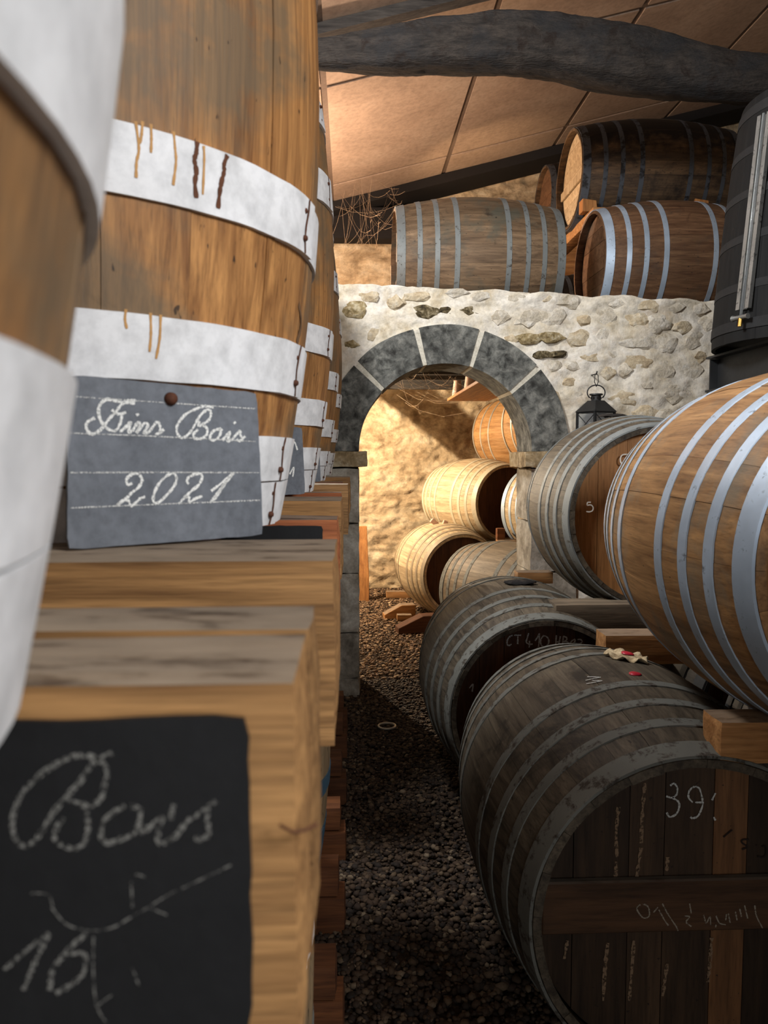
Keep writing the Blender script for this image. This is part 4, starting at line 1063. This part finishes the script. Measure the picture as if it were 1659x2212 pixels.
# ------------------------------------------------------------------ barrels in the loft
LG = 'casks lying in the loft'
def loft(px0, px1, pyc, Y, label, wm, hm, seed, Rb=None, ratio=0.80, head='loft_brown', hmats=None, riv=True):
    a, b_ = P(px0, pyc, Y), P(px1, pyc, Y); L = b_.x - a.x; Rb = Rb or L * ratio / 2
    return barrel('oak_cask', label, 'cask', LG, ((a.x + b_.x) / 2, Y, a.z - Rb), rz=R(-90), Rb=Rb, Rh=Rb * 0.84, L=L, seed=seed, nst=22, wood_m=wm, hoop_m=hm, head_m=head, rivets=riv, nb=7, recess=0.06, roll=R(90))
u1 = loft(850, 1192, 572, 5.82, 'grey-brown oak cask lying alone on the wall top left of the loft', 'loft_oak', 'galv_old', 12)
u2 = loft(1272, 1600, 574, 5.90, 'brown cask with pale blue-white hoops, lower right in the loft', 'loft_brown', 'galv', 13, Rb=0.47)
u3 = loft(1228, 1556, 390, 6.50, 'soot-blackened cask stacked on top in the loft with a lit head', 'loft_black', 'iron_dark', 14, head='pale', Rb=0.47)
p = P(1170, 440, 8.0)
barrel('oak_cask', 'small dark cask far back in the loft behind the other casks', 'cask', LG, (p.x + 0.5, 8.0, p.z - 0.42), rz=R(-90), Rb=0.42, Rh=0.36, L=0.98, seed=15, nst=20, wood_m='loft_black', hoop_m='iron_dark', head_m='loft_brown', roll=R(90))
barrel('oak_cask', 'cask hidden behind the brown loft cask, carrying the small dark one', 'cask', LG, (p.x + 0.5, 7.7, LOFT), rz=R(-90), Rb=0.45, Rh=0.38, L=1.0, seed=16, nst=20, wood_m='loft_black', hoop_m='iron_dark', head_m='loft_brown', roll=R(90))
timber('loft_timber', 'timber stack holding up the small dark cask at the back of the loft', 'timber', (p.x + 0.5, 7.9, (p.z - 0.42 + LOFT + 0.9) / 2), (0.9, 0.16, p.z - 0.42 - LOFT - 0.9), 'chock', 'timbers in the loft', seed=3)
p = P(1640, 430, 7.3)
barrel('oak_cask', 'black cask in shadow at the right of the loft, behind the black vat', 'cask', LG, (p.x, 7.3, p.z - 0.45), rz=R(-90), Rb=0.45, Rh=0.38, L=1.0, seed=16, nst=20, wood_m='black_vat', hoop_m='iron_dark', head_m='head_dark', roll=R(90))
# head batten on the soot-blackened cask
a, b_ = P(1207, 556, 6.45), P(1245, 520, 6.2)
xh = P(1228, 390, 6.5).x + 0.06 - 0.012
MB().box((xh, 6.5, P(1228, 396, 6.5).z), (0.022, 0.74, 0.07)).build('head_batten', T['pale'], u3[0], world=True, bevel=0.004)
# loft timbers under the top cask
for px, lab in ((1296, 'long sawn timber bearing the left end of the soot-blackened cask'), (1538, 'long sawn timber bearing the right end of the soot-blackened cask')):
    a = P(px, 459, 5.95)
    timber('loft_timber', lab, 'timber', (a.x, 6.75, a.z), (0.11, 1.6, 0.085), 'chock', 'timbers in the loft', seed=px)
    a = P(px - 22, 449, 6.12)
    mb = MB(); mb.add([(-0.06, -0.05, 0), (0.06, -0.05, 0), (0.06, 0.05, 0), (-0.06, 0.05, 0), (-0.06, -0.05, 0.10), (0.05, -0.05, 0.085), (0.05, 0.05, 0.085), (-0.06, 0.05, 0.10)],
                      [(0, 1, 2, 3), (4, 5, 6, 7), (0, 1, 5, 4), (1, 2, 6, 5), (2, 3, 7, 6), (3, 0, 4, 7)])
    o = mb.build('wedge_block', T['orange_post'], None, Matrix.Translation((a.x, 6.16, a.z - 0.03)), bevel=0.003)
    tag(o, 'reddish wedge block on the ' + ('left' if px < 1400 else 'right') + ' loft timber under the top cask', 'wedge', 'wedges in the loft')

# trunk beam
TB = [(560, 116, 60), (640, 117, 64), (700, 118, 68), (760, 114, 82), (850, 108, 104), (940, 101, 122), (1020, 98, 130), (1100, 96, 132), (1180, 102, 140), (1260, 113, 148), (1340, 128, 146), (1420, 143, 134), (1500, 157, 124), (1580, 170, 114), (1660, 177, 110), (1760, 182, 108), (1900, 190, 106), (2050, 196, 104)]
TY = 4.55
pts = catmull([P(a, b_, TY) for a, b_, c_ in TB], 9); rad = catmull([Vector((c_ * 0.44 * TY / FPX, 0, 0)) for a, b_, c_ in TB], 9)
mb = MB(); n = 48; vs = []
for i, (p, r_) in enumerate(zip(pts, rad)):
    for k in range(n):
        a = 2 * math.pi * k / n
        s_ = 1 + 0.10 * noise.noise(Vector((p.x * 2.6, math.cos(a) * 1.2, math.sin(a) * 1.2))) + 0.05 * noise.noise(Vector((p.x * 7, math.cos(a) * 3.5, math.sin(a) * 3.5))) + 0.035 * noise.noise(Vector((p.x * 16, math.cos(a) * 8, math.sin(a) * 8)))
        # roughly squared section
        sq = 1 / max(abs(math.cos(a)), abs(math.sin(a))) ** 0.35
        vs.append((p.x + 0.01 * noise.noise(Vector((i, k, 0))), p.y + math.cos(a) * r_.x * s_ * sq * 0.9, p.z + math.sin(a) * r_.x * s_ * sq * 0.97))
fs = [(i * n + k, i * n + (k + 1) % n, (i + 1) * n + (k + 1) % n, (i + 1) * n + k) for i in range(len(pts) - 1) for k in range(n)]
fs += [tuple(range(n)), tuple((len(pts) - 1) * n + k for k in range(n))]
tb = mb.add(vs, fs).build('roof_beam', T['trunk'], smooth=True)
tag(tb, 'dark crooked tree-trunk beam spanning under the sloping roof', 'beam')

# ------------------------------------------------------------------ black vat on its steel frame
pv = P(1540, 770, 4.3)
HB = P(1525, 772, 4.35); LBz = P(1525, 848, 4.35).z
def ibeam(name, x, y0, y1, zt, zb, label):
    r0 = empty(name, (x, (y0 + y1) / 2, zb)); h = zt - zb; L = y1 - y0
    for nm, c, d in (('top_flange', (0, 0, h - 0.006), (0.12, L, 0.012)), ('bottom_flange', (0, 0, 0.006), (0.12, L, 0.012)), ('web', (0, 0, h / 2), (0.010, L, h - 0.02))):
        MB().box(c, d).build(nm, T['black_steel'], r0)
    MB().box((0, L / 2 - 0.03, h / 2), (0.10, 0.01, h - 0.03)).build('stiffener', T['black_steel'], r0)
    return tag(r0, label, 'steel beam', 'steel beams under the black vat')
ibeam('steel_beam', HB.x + 0.06, 2.3, 4.35, HB.z, LBz, 'black steel girder under the black vat, end beside the stone wall')
ibeam('steel_beam', HB.x + 0.80, 2.3, 4.35, HB.z, LBz, 'second black steel girder at the far right under the black vat')
for dx, lab in ((0.06, 'black steel column under the girder beside the stone wall'), (0.80, 'black steel column under the far right girder')):
    c = MB(); c.lathe([(0.035, 0), (0.035, LBz - 0.008)], 20); c.add([(0, 0, 0)], [])
    r0 = empty('steel_column', (HB.x + dx, 4.27, 0)); c.build('shaft', T['black_steel'], r0, smooth=True)
    MB().box((0, 0, 0.006), (0.14, 0.14, 0.012)).build('foot_plate', T['black_steel'], r0)
    MB().box((0, 0, LBz - 0.005), (0.12, 0.12, 0.008)).build('cap_plate', T['black_steel'], r0)
    tag(r0, lab, 'column', 'steel columns')
VBK = (2.45, 3.92, HB.z + 0.005)
bv, Mv, fv = barrel('black_vat', 'tall black wooden vat with a level gauge, cut by the right edge', 'vat', None, VBK, upright=True, Rb=0.012, Rh=0.545, Rt=0.43, L=1.22, nst=22, seed=18,
                    wood_m='black_vat', hoop_m='black_hoop', head_m='dark_cavity', hoops=[(-0.53, 0.05), (-0.34, 0.04), (-0.10, 0.04), (0.12, 0.04), (0.34, 0.04), (0.54, 0.05)], th=0.002, recess=0.05)
# gauge: channel, tube, valve
cv = Vector((VBK[0], VBK[1], 0))
def on_bv(px, py, lift=0.0):
    d = ray(px, py).normalized(); t = 3.0
    for _ in range(4000):
        p = CAM + d * t; z = p.z - VBK[2] - 0.61
        if abs(z) < 0.75 and (Vector((p.x, p.y, 0)) - cv).length < fv(max(-0.61, min(0.61, z))) + lift: return p
        t += 0.0008
    return CAM + d * 4
g0, g1 = on_bv(1606, 668, 0.02), on_bv(1648, 300, 0.02)
ng = (Vector((g0.x, g0.y, 0)) - cv).normalized(); sd = Vector((-ng.y, ng.x, 0)); ax = (g1 - g0).normalized()
def strip(off, wid, dep, mat, name, out):
    vs = []
    for e in (g0, g1 + ax * 0.12):
        for s_ in (-1, 1):
            for d_ in (0, 1): vs.append(e + sd * (off + s_ * wid / 2) + ng * (out + d_ * dep))
    MB().add(vs, [(0, 1, 3, 2), (4, 6, 7, 5), (0, 4, 5, 1), (2, 3, 7, 6), (0, 2, 6, 4), (1, 5, 7, 3)]).build(name, T[mat], bv, world=True)
strip(-0.028, 0.022, 0.022, 'grey_steel', 'gauge_rail', -0.01); strip(0.028, 0.022, 0.022, 'grey_steel', 'gauge_rail', -0.01); strip(0, 0.04, 0.004, 'grey_steel', 'gauge_back', -0.012)
MB().tube([g0 - ax * 0.03 + ng * 0.012, g1 + ax * 0.12 + ng * 0.012], 0.007, 10).build('gauge_tube', T['lead'], bv, world=True, smooth=True)
vb = g0 - ax * 0.04 + ng * 0.012
MB().tube([vb - sd * 0.05, vb - sd * 0.03, vb + sd * 0.03, vb + sd * 0.045], [0.016, 0.011, 0.011, 0.014], 12).build('valve', T['grey_steel'], bv, world=True, angle=40)
MB().tube([vb, vb - ax * 0.045], 0.010, 12).build('valve_stem', T['brass'], bv, world=True, angle=40)

# ------------------------------------------------------------------ lantern on the wall
lc = P(1286, 944, WY - 0.10)
s = (WY - 0.1) / FPX
rl = empty('wall_lantern', lc); tag(rl, 'black metal lantern hanging on the stone wall above the barrels', 'lantern')
hw = 0.078
M45 = Matrix.Rotation(R(25), 4, 'Z')
def lp(mb, name, mat, **kw): mb.v = [tuple(M45 @ Vector(v)) for v in mb.v]; return mb.build(name, T[mat], rl, **kw)
lp(MB().box((0, 0, 0.006), (2 * hw + 0.01, 2 * hw + 0.01, 0.012)), 'base', 'black_iron')
BT = 0.155
for sx in (-1, 1):
    for sy in (-1, 1): lp(MB().box((sx * hw, sy * hw, BT / 2), (0.014, 0.014, BT)), 'post', 'black_iron')
for k in range(4):
    rot = Matrix.Rotation(k * math.pi / 2, 4, 'Z')
    g_ = MB().box((0, -hw + 0.002, BT / 2 + 0.006), (2 * hw - 0.014, 0.002, BT - 0.02)); g_.v = [tuple(rot @ Vector(v)) for v in g_.v]; lp(g_, 'pane', 'glass')
    x_ = MB().tube([(-hw, -hw, 0.02), (hw, -hw, BT - 0.01)], 0.0025, 6).tube([(hw, -hw, 0.02), (-hw, -hw, BT - 0.01)], 0.0025, 6); x_.v = [tuple(rot @ Vector(v)) for v in x_.v]; lp(x_, 'cross_brace', 'black_iron')
    t_ = MB().box((0, -hw, BT), (2 * hw + 0.016, 0.012, 0.014)); t_.v = [tuple(rot @ Vector(v)) for v in t_.v]; lp(t_, 'top_rail', 'black_iron')
e = hw + 0.012; h = 0.036
lp(MB().add([(-e, -e, BT), (e, -e, BT), (e, e, BT), (-e, e, BT), (-h, -h, BT + 0.07), (h, -h, BT + 0.07), (h, h, BT + 0.07), (-h, h, BT + 0.07)],
            [(0, 1, 5, 4), (1, 2, 6, 5), (2, 3, 7, 6), (3, 0, 4, 7), (4, 5, 6, 7)]), 'roof', 'black_iron')
lp(MB().lathe([(0.030, BT + 0.068), (0.030, BT + 0.10), (0.042, BT + 0.104), (0.040, BT + 0.112), (0.0001, BT + 0.116)], 20), 'chimney', 'black_iron', angle=40)
for k in range(8):
    a = k * math.pi / 4; MB().box((0.030 * math.cos(a), 0.030 * math.sin(a), BT + 0.086), (0.008, 0.008, 0.014)).build('vent_hole', T['dark_cavity'], rl)
rp = [(0.056 * math.cos(a), 0.0, BT + 0.120 + 0.046 * math.sin(a)) for a in np.linspace(R(-45), R(225), 20)]
MB().tube(rp, 0.004, 8).build('handle', T['black_iron'], rl, smooth=True)
zt = BT + 0.166
MB().tube([(0, 0, zt - 0.01), (-0.012, 0, zt + 0.02), (-0.010, 0, zt + 0.06), (0, 0.01, zt + 0.072)], 0.0025, 6).tube([(0, 0, zt - 0.01), (0.012, 0, zt + 0.02), (0.010, 0, zt + 0.06), (0, 0.01, zt + 0.072)], 0.0025, 6).build('hook_chain', T['black_iron'], rl, smooth=True)
MB().tube([(0, 0.12, zt + 0.072), (0, 0.0, zt + 0.068), (0, -0.01, zt + 0.084)], 0.004, 6).build('wall_hook', T['black_iron'], rl, smooth=True)
MB().lathe([(0.0001, 0.09), (0.016, 0.088), (0.018, 0.012), (0.0001, 0.012)], 14, c=(-0.025, 0, 0)).build('candle', T['candle'], rl, smooth=True)

# ------------------------------------------------------------------ room beyond the arch
BG = 'barrels in the room beyond the arch'
def far_at(x, y, z, yaw, label, wm, hm, head, seed, Rb=0.45, L=1.04):
    hp = [(s_ * t * L / 2, 0.022) for t in (0.96, 0.62, 0.3) for s_ in (1, -1)] if hm == 'galv_thin' else None
    return barrel('oak_barrel', label, 'barrel', BG, (x, y, z - Rb), rz=R(yaw), Rb=Rb, Rh=Rb * 0.855, L=L, seed=seed, nst=22, wood_m=wm, hoop_m=hm, head_m=head, nb=6, hoops=hp)
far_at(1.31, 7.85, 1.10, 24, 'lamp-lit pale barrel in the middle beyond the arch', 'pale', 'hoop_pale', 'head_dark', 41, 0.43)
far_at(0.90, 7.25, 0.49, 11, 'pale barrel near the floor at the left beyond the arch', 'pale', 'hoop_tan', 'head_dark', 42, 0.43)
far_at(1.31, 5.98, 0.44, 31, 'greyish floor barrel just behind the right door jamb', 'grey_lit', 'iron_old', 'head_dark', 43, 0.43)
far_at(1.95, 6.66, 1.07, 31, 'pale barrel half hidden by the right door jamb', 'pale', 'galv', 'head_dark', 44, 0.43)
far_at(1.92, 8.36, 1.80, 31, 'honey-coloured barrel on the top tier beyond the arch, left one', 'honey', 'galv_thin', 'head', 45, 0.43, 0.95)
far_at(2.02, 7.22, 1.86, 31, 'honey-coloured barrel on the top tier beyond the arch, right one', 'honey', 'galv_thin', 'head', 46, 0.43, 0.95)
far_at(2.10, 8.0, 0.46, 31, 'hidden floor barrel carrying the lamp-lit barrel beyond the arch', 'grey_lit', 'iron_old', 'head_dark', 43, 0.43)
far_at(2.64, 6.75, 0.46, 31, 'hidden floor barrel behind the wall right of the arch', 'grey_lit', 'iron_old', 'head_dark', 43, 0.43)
# chocks and boards there
def wedge(name, c, d, mat, label, rz=0.0, group='chocks beyond the arch'):
    x, y, z = d[0] / 2, d[1] / 2, d[2]
    o = MB().add([(-x, -y, 0), (x, -y, 0), (x, y, 0), (-x, y, 0), (-x, -y, z * 0.35), (x * 0.1, -y, z), (x, -y, z), (x, y, z), (x * 0.1, y, z), (-x, y, z * 0.35)],
                 [(0, 3, 2, 1), (0, 1, 6, 5, 4), (3, 9, 8, 7, 2), (0, 4, 9, 3), (4, 5, 8, 9), (5, 6, 7, 8), (6, 1, 2, 7)]).build(name, T[mat], None, Matrix.Translation(c) @ Matrix.Rotation(rz, 4, 'Z'), bevel=0.004)
    return tag(o, label, 'chock', group)
p = PZ(862, 1332, 0.02); wedge('wedge_chock', (p.x, p.y, 0.01), (0.30, 0.12, 0.13), 'chock', 'lit wooden wedge under the left floor barrel beyond the arch', R(8))
p = PZ(905, 1362, 0.02); wedge('wedge_chock', (p.x, p.y, 0.01), (0.40, 0.14, 0.15), 'floor_beam', 'dark wooden wedge chock in front beyond the arch', R(10))
p = PZ(872, 1336, 0.02); timber('wood_block', 'small pale wood block on the gravel between the two chocks', 'block', (p.x, p.y - 0.06, 0.045), (0.14, 0.09, 0.06), 'chock', seed=51)
p = PZ(850, 1290, 0.02); timber('wood_block', 'low plank end at the foot of the far wall', 'block', (p.x + 0.05, p.y, 0.05), (0.26, 0.10, 0.08), 'chock', seed=52)
# leaning orange board
p = PZ(783, 1299, 0.0); hgt = 0.80
mb = MB().add([(-0.075, -0.02, 0), (0.07, -0.02, 0), (0.07, 0.02, 0), (-0.075, 0.02, 0), (-0.07, 0.0, 0.26), (0.072, 0.0, 0.26), (0.072, 0.04, 0.26), (-0.07, 0.04, 0.26),
               (-0.055, 0.09, hgt), (0.05, 0.09, hgt), (0.05, 0.13, hgt), (-0.055, 0.13, hgt)],
              [(0, 1, 2, 3), (0, 1, 5, 4), (1, 2, 6, 5), (2, 3, 7, 6), (3, 0, 4, 7), (4, 5, 9, 8), (5, 6, 10, 9), (6, 7, 11, 10), (7, 4, 8, 11), (8, 9, 10, 11)])
o = mb.build('leaning_board', T['orange_post'], None, Matrix.Translation(p), bevel=0.003); tag(o, 'orange wooden board standing just inside the left door jamb', 'board')
# tool handle lying over the barrels, timbers by the jamb
r0 = empty('wooden_mallet', P(970, 1165, 7.1)); tag(r0, 'pale wooden mallet lying across the left floor barrel', 'mallet')
MB().tube([P(952, 1138, 7.22), P(987, 1160, 7.05), P(1036, 1193, 6.75)], [0.024, 0.022, 0.016], 10).build('handle', T['pale'], r0, world=True, smooth=True)
MB().box(P(940, 1130, 7.25), (0.10, 0.05, 0.045), Matrix.Rotation(R(38), 3, 'Y')).build('head', T['clay'], r0, world=True, bevel=0.006)
MB().box(P(960, 1133, 7.2), (0.045, 0.045, 0.08), Matrix.Rotation(R(20), 3, 'Y')).build('wedge', T['clay'], r0, world=True, bevel=0.006)
p = P(1092, 1176, 6.75); timber('wood_block', 'lit square timber between the barrel tiers beyond the arch', 'block', (p.x + 0.10, 6.8, p.z), (0.34, 0.14, 0.075), 'chock', seed=53)
p = P(1083, 1155, 6.8); timber('wood_block', 'small upright block on the timber beyond the arch', 'block', (p.x, 6.85, p.z), (0.075, 0.08, 0.11), 'floor_beam', seed=54)
# shelf with two pale hanger blocks, modelled as cups, under the ceiling
sh = empty('hanging_shelf', (1.13, 6.35, 2.09)); tag(sh, 'wooden shelf board hung under the ceiling beyond the arch', 'shelf')
MB().box((0, 0, 0), (0.40, 2.1, 0.025)).build('board', T['honey_board'], sh, bevel=0.003)
for dy in (-0.75, 0.95):
    MB().box((0.17, dy, 0.14), (0.03, 0.03, 0.27)).build('hanger', T['rafter'], sh)
for (x, y, k_), lab in (((1.00, 7.2, 1.0), 'smaller pale tapered hanger block at the far end of the hanging shelf'), ((1.02, 6.52, 1.15), 'larger pale tapered hanger block on the near part of the hanging shelf')):
    m = MB()
    m.lathe([(0.0001, 0), (0.052 * k_, 0), (0.046 * k_, 0.05 * k_), (0.034 * k_, 0.14 * k_), (0.036 * k_, 0.15 * k_), (0.028 * k_, 0.148 * k_), (0.03 * k_, 0.02)], 16)
    o = m.build('hanger_block', T['clay'], None, Matrix.Translation((x, y, 2.1035)), smooth=True); tag(o, lab, 'cup', 'hanger blocks on the hanging shelf')
# board by the lamp (its shadow crosses the far wall)
v_ = [(-0.70, 2.362), (-0.13, 1.93), (-0.10, 2.06), (-0.52, 2.362)]
mb = MB().add([(x, y, z) for y in (7.99, 8.02) for x, z in v_], [(0, 1, 2, 3), (4, 7, 6, 5), (0, 4, 5, 1), (1, 5, 6, 2), (2, 6, 7, 3), (3, 7, 4, 0)])
st = mb.build('lamp_strut', T['rafter']); tag(st, 'short dark wooden strut near the ceiling lamp beyond the arch', 'strut')

# pale ring on the gravel
p = PZ(836, 1571, 0.02); mb = MB()
mb.lathe([(0.048 + 0.006 * math.cos(a), 0.006 * math.sin(a)) for a in np.linspace(0, 2 * math.pi, 9)[:-1]], 30, close=True)
o = mb.build('metal_ring', T['ring'], None, Matrix.Translation((p.x, p.y, 0.028)), smooth=True); tag(o, 'pale metal ring lying on the dark gravel of the aisle', 'ring')

# cobwebs
def web(label, pts, n, sag, seed, rad=0.0006):
    rnd = random.Random(seed); m = MB()
    for _ in range(n):
        a = rnd.choice(pts) + Vector([rnd.uniform(-0.12, 0.12) for _ in range(3)]); b2 = rnd.choice(pts) + Vector([rnd.uniform(-0.12, 0.12) for _ in range(3)])
        if (a - b2).length < 0.05: continue
        for q_ in (a, b2): q_.z = min(q_.z, (roof(q_.x) - 0.03) if q_.z > LOFT else LOFT - 0.18)
        ln = [a.lerp(b2, t) - Vector((0, 0, sag * 4 * t * (1 - t) * (a - b2).length)) for t in (0, 0.25, 0.5, 0.75, 1)]
        m.tube(ln, rad, 3, cap=False)
    o = m.build('cobweb', T['web']); tag(o, label, 'cobweb', kind='stuff')
web('dusty cobwebs in the dark corner above the loft cask', [P(740, 440, 7.6), P(800, 520, 7.6), P(830, 470, 7.0), P(730, 540, 7.3), P(780, 400, 7.9), P(860, 430, 7.6)], 46, 0.12, 1, 0.0009)
web('dusty cobwebs hanging under the ceiling beyond the arch', [P(860, 800, 7.0), P(940, 830, 7.4), P(990, 810, 7.2), P(880, 850, 7.8), P(1060, 830, 7.0), P(920, 800, 6.6)], 44, 0.16, 2, 0.0009)
